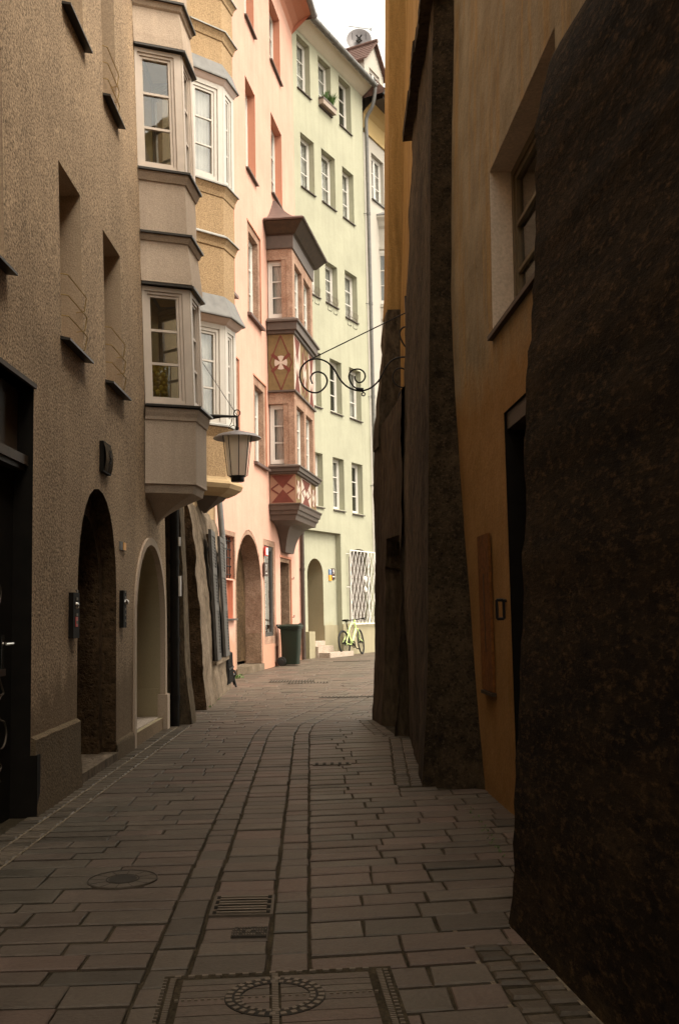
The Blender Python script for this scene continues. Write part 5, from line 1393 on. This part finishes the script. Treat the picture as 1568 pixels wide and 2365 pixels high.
# =================================================================== GROUND AND PAVING
mb = MB(); mb.quad((-400, -400, -.06), (400, -400, -.06), (400, 400, -.06), (-400, 400, -.06)); struct(mb.build('ground', M['mortar']))
mb = MB(); mb.quad((-3, -8, -.010), (9, -8, -.010), (9, 48, -.010), (-3, 48, -.010)); struct(mb.build('joint_bed', M['mortar']))
def cxY(Y):
    return lerp([(-8, .0), (4.05, -.425), (7.13, -.525), (10.0, -.618), (10.8, -.60), (13.6, -.03), (17, .62), (22, 2.0), (30, 5.5), (48, 14)], Y)
def lb(Y): return lerp([(-8, -1.92), (11.0, -1.92), (11.3, -2.3), (12.6, -2.3), (12.7, -1.74), (16.3, -1.88), (16.5, -2.5), (26.2, -1.0), (30.2, 1.05), (48, 10)], Y)
def rb(Y): return lerp([(-8, 1.6), (2.97, .75), (3.9, .64), (3.95, 1.1), (6.6, 1.0), (6.7, .62), (6.92, .56), (9.6, .65), (9.7, .52), (11.2, .37), (11.4, 3.5), (20, 5), (30, 6), (48, 12)], Y)
pav = MB(); sett = MB()
rnd = random.Random(11)
def slab(mbx, c, h=.0, gap=.0056, ch=.004, jit=.0045):
    """one stone: four plan corners -> chamfered block"""
    c = [Vector((p[0]+rnd.uniform(-jit, jit), p[1]+rnd.uniform(-jit, jit), 0)) for p in c]
    m = (c[0]+c[1]+c[2]+c[3])/4; tl = Vector((rnd.uniform(-.004, .004), rnd.uniform(-.004, .004), 0))
    def ins(p, d):
        i = c.index(p) if p in c else 0
        e1 = (c[(i+1) % 4]-p).normalized(); e2 = (c[i-1]-p).normalized(); return p+sum(((e*d*(1.9 if abs(e.y) > abs(e.x) else .9)) for e in (e1, e2)), Vector((0, 0, 0)))
    h += rnd.uniform(-.003, .002)
    zt = lambda p, k: h+k+(p-m).dot(tl)
    A = [ins(p, gap) for p in c]; B = [ins(p, gap+ch) for p in c]
    vs = [Vector((p.x, p.y, -.03)) for p in A]+[Vector((p.x, p.y, zt(p, -ch*.9))) for p in A]+[Vector((p.x, p.y, zt(p, 0))) for p in B]
    fs = [(i, (i+1) % 4, 4+(i+1) % 4, 4+i) for i in range(4)]+[(4+i, 4+(i+1) % 4, 8+(i+1) % 4, 8+i) for i in range(4)]+[(8, 9, 10, 11)]
    mbx.add(vs, fs)
def rows_gen(y0, y1, a, b):
    Y = y0; out = []
    while Y < y1:
        k = 1.12 if Y < 4.6 else (1 if Y < 14 else (1.5 if Y < 22 else 2.2)); h = rnd.uniform(a, b)*k; out.append((Y, Y+h)); Y += h
    return out
Q = (-.275, -.13, .13, .275)
GW = .27
def lside(Y): return lb(Y)+(GW if Y < 11.1 else .03)
# field left of the drain bands
for (a, b) in rows_gen(1.6, 44, .115, .19):
    l = lside((a+b)/2); r0 = cxY(a)+Q[0]; r1 = cxY(b)+Q[0]
    if l > (r0+r1)/2-.1: continue
    x = l-rnd.uniform(0, .25)*(1 if a > 11 else 0); w = r0-l; xs = [0.0]
    while xs[-1] < w-.24: xs.append(xs[-1]+rnd.uniform(.20, .44)*(1 if a < 16 else 1.4))
    if w-xs[-1] < .18: xs[-1] = w
    else: xs.append(w)
    for u, v in zip(xs, xs[1:]):
        f = lambda t, Y: lside(Y)+(cxY(Y)+Q[0]-lside(Y))*t/w
        slab(pav, [(f(u, a), a), (f(v, a), a+.01), (f(v, b), b+.01), (f(u, b), b)])
# drain bands and central channel
for q0, q1, ha, hb, tgt in ((Q[0], Q[1], .13, .22, pav), (Q[1], Q[2], .11, .21, pav), (Q[2], Q[3], .12, .22, pav)):
    for (a, b) in rows_gen(1.6, 34, ha, hb):
        sk = .01
        slab(tgt, [(cxY(a)+q0+.005, a), (cxY(a)+q1-.005, a+sk), (cxY(b)+q1-.005, b+sk), (cxY(b)+q0+.005, b)], rnd.uniform(-.002, .002), .004)
# field right of the bands
for (a, b) in rows_gen(1.2, 44, .115, .19):
    m = (a+b)/2
    def rsd(Y):
        if 3.58 < Y < 6.62: return 1.15
        g = .24 if Y < 3.9 else (.22 if 6.8 < Y < 11.1 else 0.0)
        return rb(Y)-g
    w = rsd(m)-cxY(m)-Q[3]
    if w < .15: continue
    xs = [0.0]
    while xs[-1] < w-.24: xs.append(xs[-1]+rnd.uniform(.20, .44)*(1 if a < 16 else 1.5))
    if w-xs[-1] < .16 and len(xs) > 1: xs[-1] = w
    else: xs.append(w)
    sk = .12 if a < 14 else .0
    for u, v in zip(xs, xs[1:]):
        x0a, x0b = cxY(a)+Q[3], cxY(b)+Q[3]
        slab(pav, [(x0a+u, a+u*sk), (x0a+v, a+v*sk), (x0b+v, b+v*sk), (x0b+u, b+u*sk)])
struct(pav.build('paving', M['slab']))
# rows of small setts along the walls
def gutter(fx, y0, y1, rows, w):
    for k in range(rows):
        Y = y0
        while Y < y1:
            h = rnd.uniform(.07, .115); a = fx(Y)+w*k; b = fx(Y+h)+w*k
            slab(sett, [(a, Y), (a+w, Y+.01), (b+w, Y+h+.01), (b, Y+h)], .0, .006, .008, .006); Y += h
gutter(lambda Y: lb(Y)+.005, 2.5, 11.0, 2, .128)
gutter(lambda Y: rb(Y)-.235, 1.4, 3.70, 2, .105)
gutter(lambda Y: rb(Y)-.215, 6.95, 11.1, 2, .10)
struct(sett.build('sett_gutter', M['sett']))
mb = MB()
for Y in frange(1.4, 3.9, .1)[:-1]:
    for f, w in ((lambda y: rb(y)-.03, .022), (lambda y: rb(y)-.252, .016)):
        mb.quad((f(Y)-w/2, Y, -.003), (f(Y)+w/2, Y, -.003), (f(Y+.1)+w/2, Y+.1, -.003), (f(Y+.1)-w/2, Y+.1, -.003))
for Y in frange(12.7, 16.4, .2)[:-1]: mb.quad((lb(Y)-.03, Y, -.002), (lb(Y)+.035, Y, .001), (lb(Y+.2)+.035, Y+.2, .001), (lb(Y+.2)-.03, Y+.2, -.002))
for Y in frange(3.2, 10.9, .15)[:-1]:
    for q in (.262, .133): mb.quad((lb(Y)+q-.006, Y, -.004), (lb(Y)+q+.008, Y, -.004), (lb(Y+.15)+q+.008, Y+.15, -.004), (lb(Y+.15)+q-.006, Y+.15, -.004))
struct(mb.build('mortar_edging', M['mortar_lt']))
# weeds in the joints
w_ = MB(); rdw = random.Random(5)
def weed(x, y, n, h, sp):
    for k in range(n):
        a = rdw.uniform(0, 6.28); p = Vector((x+rdw.uniform(-sp, sp), y+rdw.uniform(-sp, sp), 0)); d = Vector((math.cos(a), math.sin(a), 0)); e = p+d*h*.7+Vector((0, 0, h*rdw.uniform(.4, 1))); s_ = Vector((-d.y, d.x, 0))*h*.22
        w_.add([p-s_*.4, p+s_*.4, (p+e)/2+s_, e, (p+e)/2-s_], [(0, 1, 2, 3, 4)])
for k in range(12):
    t = k/12; g1 = ground(1085+(1165-1085)*t, 1868+(1990-1868)*t); weed(g1.x, g1.y, 4, .016, .02)
for k in range(20):
    g1 = ground(538+18*rdw.random(), 1568-14*rdw.random()); weed(g1.x, g1.y, 8, .05, .08)
for k in range(26):
    Y = rdw.uniform(13, 16.3); weed(lb(Y)+.02, Y, 5, .03, .03)
struct(w_.build('weeds', M['leaf']), 'stuff')

# ---- covers and drains set in the paving
def flat(name, label, cat, c, group=None): return thing(name, label, cat, c, group)
# slotted drain in the channel
g0, g1_, g2 = ground(490, 2116), ground(623, 2116), ground(497, 2074)
dg = flat('drain_grate', 'slotted iron drain grate in the central channel', 'drain grate', (.5*(g0.x+g1_.x), .5*(g0.y+g2.y), 0))
x0, x1, y0, y1 = g0.x, g1_.x, g0.y, g2.y; k_ = -.033
def bx(mb, xa, xb, ya, yb, za, zb__, mi=0):
    s = lambda x, y: (x+k_*(y-y0), y)
    A = [s(xa, ya), s(xb, ya), s(xb, yb), s(xa, yb)]; mb.hexa([(*p, za) for p in A]+[(*p, zb__) for p in A], mi)
mb = MB(); bx(mb, x0, x1, y0, y1, -.02, .004); mb.build('pit_dark', M['dark_in'], dg)  # flat black plate: the darkness below the slots is painted, no hole
mb = MB()
for a, b, c, d in ((x0-.012, x0, y0-.012, y1+.012), (x1, x1+.012, y0-.012, y1+.012), (x0, x1, y0-.012, y0), (x0, x1, y1, y1+.012)): bx(mb, a, b, c, d, -.02, .007)
mb.build('frame', M['castiron'], dg)
mb = MB(); n = 7
for i in range(n): ya = y0+(y1-y0)*(i+.3)/n; yb = y0+(y1-y0)*(i+.68)/n; bx(mb, x0+.016, x1-.016, ya, yb, -.01, .011)
for i in (1, 3, 5): bx(mb, x0, x1, y0+(y1-y0)*(i+.3)/n, y0+(y1-y0)*(i+.55)/n, -.01, .009)
mb.build('bar_row', M['caststud'], dg)
# small valve cover
g0, g1_ = ground(533, 2166), ground(620, 2143)
vc = flat('valve_cover', 'small rectangular cast valve cover below the drain grate', 'valve cover', (.5*(g0.x+g1_.x), .5*(g0.y+g1_.y), 0))
x0, x1, y0, y1 = g0.x, g1_.x, g0.y, g1_.y
mb = MB(); bx(mb, x0, x1, y0, y1, -.02, .005); mb.build('plate', M['castdark'], vc)
mb = MB(); rv = random.Random(3)
for i in range(13):
    for j in range(4):
        xa = x0+(x1-x0)*(i+.2)/13; ya = y0+(y1-y0)*(j+.2)/4
        if rv.random() < .75: bx(mb, xa, xa+(x1-x0)*.6/13, ya, ya+(y1-y0)*.6/4, .004, .009)
bx(mb, x0+.4*(x1-x0), x0+.56*(x1-x0), y0+.4*(y1-y0), y0+.62*(y1-y0), .004, .0095); mb.build('stud_row', M['castiron'], vc)
# big square paved cover with dotted strips and a ring
c = ground(636, 2307); top_l = ground(405, 2262); top_r = ground(868, 2240)
mh = flat('manhole_cover', 'square paved manhole cover with dotted border and studded ring in the foreground', 'manhole cover', (c.x, c.y, 0))
ux = (top_r-top_l).normalized(); uy = Vector((-ux.y, ux.x, 0)); W_ = (top_r-top_l).length; o_ = top_l
PM = lambda u, v, z=0.0: o_+ux*u-uy*v+Vector((0, 0, z))
mb = MB(); mb.hexa([PM(-.035, -.02, -.02), PM(W_+.05, -.02, -.02), PM(W_+.05, W_+.05, -.02), PM(-.035, W_+.05, -.02), PM(-.035, -.02, .0035), PM(W_+.05, -.02, .0035), PM(W_+.05, W_+.05, .0035), PM(-.035, W_+.05, .0035)]); mb.build('bed', M['mortar'], mh)
cl = (c-o_); cu, cv = cl.dot(ux), -cl.dot(uy); R1 = (ground(752, 2306)-ground(520, 2306)).length/2
ins_ = MB()
def pq(mb, u0, u1, v0, v1, z0, z1): mb.hexa([PM(u0, v0, z0), PM(u0, v1, z0), PM(u1, v1, z0), PM(u1, v0, z0), PM(u0, v0, z1), PM(u0, v1, z1), PM(u1, v1, z1), PM(u1, v0, z1)])
vr = [.03, .085, .135, .19, .25, .33, .41, .49]
for v0, v1 in zip(vr, vr[1:]):
    pq(ins_, .03, cu-.018, v0+.003, v1-.003, -.01, .007); pq(ins_, cu+.018, W_-.03, v0+.003, v1-.003, -.01, .0075)
ins_.build('stone_inlay', M['slab'], mh)
mb = MB()
n = 30
for i in range(n):
    if i % 2 == 0:
        u = W_*i/n; pq(mb, u, u+W_/n*.9, -.004, .010, .004, .011)
mb.build('dotted_border', M['caststud'], mh); sL, sR_, sC = MB(), MB(), MB()
for i in range(44):
    v = .02+i*.0135
    pq(sL, -.012, .006, v, v+.007, .004, .011); pq(sR_, W_-.002, W_+.016, v, v+.007, .004, .011)
    if i % 1 == 0: pq(sC, cu-.010, cu+.010, v, v+.008, .004, .012)
    if i % 2 == 0:
        pq(sR_, W_+.022, W_+.036, v, v+.008, .004, .010); pq(sL, -.034, -.022, v, v+.008, .004, .010)
for q_ in (sL, sR_, sC): q_.build('dotted_border', M['caststud'], mh)
mb = MB()
for i in range(16):
    for sgn in (-1, 1):
        u = cu+sgn*(R1+.012+i*.02)
        if 0 < u < W_-.02: pq(mb, u, u+.011, cv-.004, cv+.004, .004, .011)
for i in range(5):
    for sgn in (-1, 1): u = cu+sgn*(.018+i*.022); pq(mb, u, u+.010, cv-.003, cv+.003, .004, .011)
mb.build('cross_dots', M['caststud'], mh); mb = MB()
for i in range(28):
    a = 2*math.pi*i/28
    for r0, r1, off_ in ((R1*.86, R1*.98, 0), (R1*.70, R1*.80, .5)):
        aa = a+off_*2*math.pi/28
        q = [PM(cu+r*math.cos(t), cv+r*math.sin(t)) for r, t in ((r0, aa), (r0, aa+.12), (r1, aa+.12), (r1, aa))]
        mb.hexa([p+Vector((0, 0, .004)) for p in q]+[p+Vector((0, 0, .0125)) for p in q])
mb.build('metal_stud', M['caststud'], mh)
mb = MB(); n = 48
for i in range(n):
    a, b = 2*math.pi*i/n, 2*math.pi*(i+1)/n
    q = [PM(cu+r*math.cos(t), cv+r*math.sin(t)) for r, t in ((R1*.68, a), (R1*.68, b), (R1, b), (R1, a))]
    mb.hexa([p+Vector((0, 0, .003)) for p in q]+[p+Vector((0, 0, .0095)) for p in q])
mb.build('ring', M['castdark'], mh)
# round cover at left
c = ground(284, 2032); R2 = (ground(364, 2032)-ground(206, 2032)).length/2
rc = flat('manhole_cover', 'round worn manhole cover flush in the left paving', 'manhole cover', (c.x, c.y, 0))
mb = MB(); mb.lathe((c.x, c.y, 0), [(.001, .0045), (R2*.45, .0045), (R2*.46, .003), (R2*.95, .003), (R2*.96, .006), (R2, .006), (R2, -.02)], 40); mb.build('plate', M['slab'], rc)
mb = MB()
for i in range(12):
    a = 2*math.pi*i/12; mb.tube([(c.x+R2*.5*math.cos(a), c.y+R2*.5*math.sin(a), .001), (c.x+R2*.93*math.cos(a), c.y+R2*.93*math.sin(a), .001)], .0035, 5)
for rr_ in (.46, .97): mb.tube([(c.x+R2*rr_*math.cos(t*.1571), c.y+R2*rr_*math.sin(t*.1571), .004) for t in range(40)], .003, 5, 0, True)
mb.lathe((c.x, c.y, 0), [(.001, .006), (R2*.4, .0055), (R2*.42, .003)], 24); mb.build('rib_pattern', M['castdark'], rc)
# linear drain across the far paving, small far covers
a, b = ground(737, 1611), ground(861, 1607)
ld = flat('channel_drain', 'long narrow channel drain across the paving by the right corner', 'channel drain', ((a.x+b.x)/2, a.y, 0))
mb = MB(); mb.hexa([(a.x, a.y-.13, -.02), (b.x+1.5, b.y-.1, -.02), (b.x+1.5, b.y+.12, -.02), (a.x, a.y+.1, -.02), (a.x, a.y-.13, .004), (b.x+1.5, b.y-.1, .004), (b.x+1.5, b.y+.12, .004), (a.x, a.y+.1, .004)]); mb.build('channel', M['castdark'], ld)
mb = MB(); L = b.x+1.5-a.x
for i in range(int(L/.05)): x = a.x+i*.05; mb.box((x+.02, a.y+.0+(b.y-a.y)*i*.05/max(.1, L), .006), (.026, .20, .006))
mb.build('grating', M['castiron'], ld)
for (px, py, wx, wy, lab) in ((767, 1765, .30, .10, 'narrow cast cover in the paving right of the drain bands'), (675, 1573, .8, .5, 'dark flush cover left of centre in the far paving'), (712, 1577, .7, .35, 'dark flush cover in the centre of the far paving'), (812, 1527, .9, .4, 'thin dark cover in the paving below the green bicycle')):
    c = ground(px, py); t = flat('access_cover', lab, 'access cover', (c.x, c.y, 0))
    mb = MB(); mb.box((c.x, c.y, -.005), (wx, wy, .019)); mb.build('plate', M['castiron'], t)
    mb = MB(); n = max(3, int(wx/.05))
    for i in range(n): mb.box((c.x-wx/2+wx*(i+.5)/n, c.y, .006), (wx/n*.4, wy*.8, .006))
    mb.build('rib_pattern', M['castdark'], t)

# =================================================================== WHEELIE BIN
g = ground(672, 1537); bn = thing('wheelie_bin', 'dark green wheelie bin standing at the corner of the pink house', 'wheelie bin', g)
ang = math.radians(-8); RX = Vector((math.cos(ang), math.sin(ang), 0)); RY = Vector((-math.sin(ang), math.cos(ang), 0))
B = lambda x, y, z: g+RX*x+RY*y+Vector((0, 0, z))
kx = .99
def sect(z, x0, x1, hy, r=.05):
    pts = []
    for cx_, cy_, a0 in ((x1-r, hy-r, 0), (x0+r, hy-r, 90), (x0+r, -hy+r, 180), (x1-r, -hy+r, 270)):
        for k in range(4):
            a = math.radians(a0+30*k); pts.append(B((cx_+r*math.cos(a))*kx, cy_+r*math.sin(a), z))
    return pts
def loft(mb, secs, cap=True):
    n = len(secs[0])
    for A, C in zip(secs, secs[1:]):
        for i in range(n): mb.quad(A[i], A[(i+1) % n], C[(i+1) % n], C[i])
    if cap: mb.poly(secs[0][::-1]); mb.poly(secs[-1])
mb = MB(); loft(mb, [sect(.03, -.17, .19, .17), sect(.30, -.185, .21, .19), sect(.80, -.205, .24, .215), sect(.83, -.205, .24, .215), sect(.835, -.225, .262, .235), sect(.875, -.225, .262, .235)])
mb.build('body', M['binplastic'], bn, True, 35)
mb = MB(); loft(mb, [sect(.878, -.235, .275, .245, .04), sect(.905, -.235, .275, .245, .04), sect(.93, -.20, .25, .22, .04), sect(.945, -.1, .2, .16, .04)])
mb.tube([B(.22, -.12, .935), B(.24, -.12, .955), B(.24, .12, .955), B(.22, .12, .935)], .012, 6)
mb.build('lid', M['binplastic'], bn, True, 35)
mb = MB(); mb.tube([B(-.22, -.2, .86), B(-.275, -.2, .93), B(-.275, .2, .93), B(-.22, .2, .86)], .017, 8); mb.build('handle', M['binplastic'], bn, True, 50)
for y in (-.20, .20):
    mb = MB(); rt = Matrix.Rotation(ang, 3, 'Z') @ Matrix.Rotation(math.pi/2, 3, 'X')
    mb.lathe(B(-.175, y, .105), [(.001, -.022), (.05, -.024), (.06, -.015), (.09, -.02), (.105, -.012), (.105, .012), (.09, .02), (.06, .015), (.05, .024), (.001, .022)], 28, 0, rt); mb.build('wheel', M['rubber'], bn, True, 40)
mb = MB(); mb.tube([B(-.175, -.2, .105), B(-.175, .2, .105)], .015, 8); mb.build('axle', M['metal_dk'], bn)

# =================================================================== BICYCLE
s_r = WG.sz(799, 1512, .42)[0]; r0 = WG.F(s_r, 0, .42); f0 = WG.F(s_r+1, 0, .40)
d = (f0-r0); d.z = 0; d.normalize()
lean = math.radians(7); nside = Vector((d.y, -d.x, 0))
bk = thing('bicycle', 'lime green bicycle with black tyres leaning on the pale green wall', 'bicycle', r0)
ks = 1.03; upv = (Vector((0, 0, 1))*math.cos(lean)-nside*math.sin(lean)); lat = (nside*math.cos(lean)+Vector((0, 0, 1))*math.sin(lean))
K = lambda x, z, y=0.0: r0+d*x*ks+upv*z*ks+lat*y*ks
RW = .345
def wheel(cx_, steer, name='wheel'):
    c = K(cx_, RW); fd = (d*math.cos(steer)+lat*math.sin(steer)); ax = upv.cross(fd).normalized()
    C = lambda r, t, o=0.0: c+(fd*math.cos(t)+upv*math.sin(t))*r*ks+ax*o*ks
    mb = MB(); n = 40; mb.tube([C(RW-.020, 2*math.pi*i/n) for i in range(n)], .022*ks, 8, 0, True); w = mb.build('wheel', M['rubber'], bk, True)
    mb = MB(); mb.tube([C(RW-.048, 2*math.pi*i/n) for i in range(n)], .011*ks, 6, 0, True); mb.build('rim', M['black'], w, True)
    mb = MB()
    for i in range(24): t = 2*math.pi*i/24; mb.tube([C(.025, t+.3*(-1)**i, .03*(-1)**i), C(RW-.05, t)], .0022, 4, cap=False)
    mb.build('spoke_set', M['iron'], w)
    mb = MB(); mb.tube([C(0, 0, -.06), C(0, 0, .06)], .022, 8); mb.tube([C(0, 0, -.028), C(0, 0, -.022)], .075, 16); mb.build('hub', M['iron'], w)
    return C
rear_c = wheel(0, 0); wb = 1.04; st = math.radians(-12); front_c = wheel(wb, st)
bb = (.44, .29); sc_ = (.30, .80); hd = (.80, .86); hdl = (.83, .72)
mb = MB()
mb.tube(smooth_pts([K(.345, .66), K(.50, .80), K(.66, .87), K(*hd)], 5), .026, 10)
mb.tube(smooth_pts([K(*hdl), K(.66, .53), K(*bb)], 5), .032, 10)
mb.tube([K(*bb), K(.33, .70)], .021, 10)
mb.tube([K(hd[0]-.005, hd[1]+.03), K(*hdl)], .028, 10)
for y in (-.055, .055):
    mb.tube([K(.345, .66, y*.3), K(.18, .50, y*.8), K(0, RW, y)], .013, 8); mb.tube([K(*bb, y*.6), K(.2, .30, y), K(0, RW, y)], .013, 8)
mb.build('frame', M['lime'], bk, True, 50)
mb = MB(); fa = front_c(0, 0)
for y in (-.055, .055):
    mb.tube([K(.845, .70, y), K(.90, .55, y), front_c(0, 0, y)], .014, 8)
mb.tube([K(.845, .70, -.06), K(.845, .70, .06)], .02, 8); mb.build('fork', M['lime'], bk, True, 50)
mb = MB(); mb.tube([K(.34, .66), K(.285, .93)], .017, 10); mb.build('seat_post', M['black'], bk)
mb = MB(); q = [(-.13, .065), (-.08, .075), (.0, .05), (.07, .025), (.14, .014)]; vs = []
for x, w in q: vs += [K(.285+x, .955+.012*abs(x)*5, -w), K(.285+x, .975, 0), K(.285+x, .955+.012*abs(x)*5, w), K(.285+x, .925, w*.6), K(.285+x, .925, -w*.6)]
fs = []
for i in range(len(q)-1):
    for k in range(5): fs.append((i*5+k, i*5+(k+1) % 5, (i+1)*5+(k+1) % 5, (i+1)*5+k))
fs += [(0, 1, 2, 3, 4), tuple(len(vs)-5+k for k in range(5))]; mb.add(vs, fs); mb.build('saddle', M['black'], bk, True, 60)
mb = MB(); hx = (.795, .93); lt = (lat*math.cos(st)-d*math.sin(st))
HB = lambda y, z=0, x=0: K(hx[0]+x, hx[1]+z)+lt*y
mb.tube([K(.795, .88), HB(0, .01), HB(0, .015, .06)], .018, 8); mb.build('stem', M['lime'], bk)
mb = MB(); mb.tube([HB(-.33, .035, .02), HB(-.12, .03, .055), HB(.12, .03, .055), HB(.33, .035, .02)], .013, 8)
for s_ in (-1, 1): mb.tube([HB(s_*.33, .035, .02), HB(s_*.22, .033, .038)], .019, 8); mb.tube([HB(s_*.2, .02, .06), HB(s_*.28, -.01, .10)], .008, 6)
mb.build('handlebar', M['black'], bk)
mb = MB(); c = K(*bb); ax = lat
CC = lambda r, t, o: c+(d*math.cos(t)+upv*math.sin(t))*r*ks+lat*o*ks
mb.tube([CC(.09, 2*math.pi*i/24, .065) for i in range(24)], .010, 6, 0, True)
for i in range(5): mb.tube([CC(0, i*1.2566, .065), CC(.09, i*1.2566, .065)], .009, 5)
for s_ in (-1, 1):
    t = -.9 if s_ > 0 else 2.24; mb.tube([CC(0, t, s_*.07), CC(.17, t, s_*.09)], .012, 6); mb.box(CC(.17, t, s_*.14), (.09, .09, .025))
mb.tube([CC(.09, 1.6, .065), rear_c(.04, 1.6, -.05)], .006, 5); mb.tube([CC(.09, -1.5, .065), rear_c(.05, -1.5, -.05)], .006, 5); mb.tube([K(*bb, -.05), K(*bb, .05)], .03, 8)
mb.build('crankset', M['black'], bk)
mb = MB(); mb.tube([K(.8, .9, -.03), K(.86, .82, -.08), K(.80, .70, -.04), K(.62, .60, -.03)], .006, 5); mb.build('brake_cable', M['iron'], bk)

# =================================================================== LIGHT
wld = bpy.data.worlds.new('World'); S.world = wld; wld.use_nodes = True
nt = wld.node_tree; bg = nt.nodes['Background']
sky = nt.nodes.new('ShaderNodeTexSky'); sky.sky_type = 'NISHITA'; sky.sun_disc = False
EL, AZ = math.radians(58), math.radians(112)
sky.sun_elevation = EL; sky.sun_rotation = AZ; sky.dust_density = 4; sky.air_density = 1.0
hs = nt.nodes.new('ShaderNodeHueSaturation'); hs.inputs['Saturation'].default_value = .18
nt.links.new(sky.outputs[0], hs.inputs['Color'])
mx = nt.nodes.new('ShaderNodeMix'); mx.data_type = 'RGBA'; mx.blend_type = 'MULTIPLY'; mx.inputs[0].default_value = 1
nt.links.new(hs.outputs[0], mx.inputs[6]); mx.inputs[7].default_value = (1.0, .92, .77, 1)
nt.links.new(mx.outputs[2], bg.inputs['Color']); bg.inputs['Strength'].default_value = .15
sun = bpy.data.lights.new('sun', 'SUN'); sun.energy = .5; sun.angle = math.radians(30); sun.color = (1, .93, .84)
so_ = bpy.data.objects.new('sun', sun); COL.objects.link(so_)
# sun_rotation is measured clockwise from +Y
dirv = Vector((math.sin(AZ)*math.cos(EL), math.cos(AZ)*math.cos(EL), math.sin(EL)))
so_.rotation_euler = dirv.to_track_quat('Z', 'Y').to_euler(); so_.location = (4, 0, 20)
S.view_settings.view_transform = 'Standard'; S.view_settings.look = 'None'; S.view_settings.gamma = 1; S.view_settings.exposure = 1.78
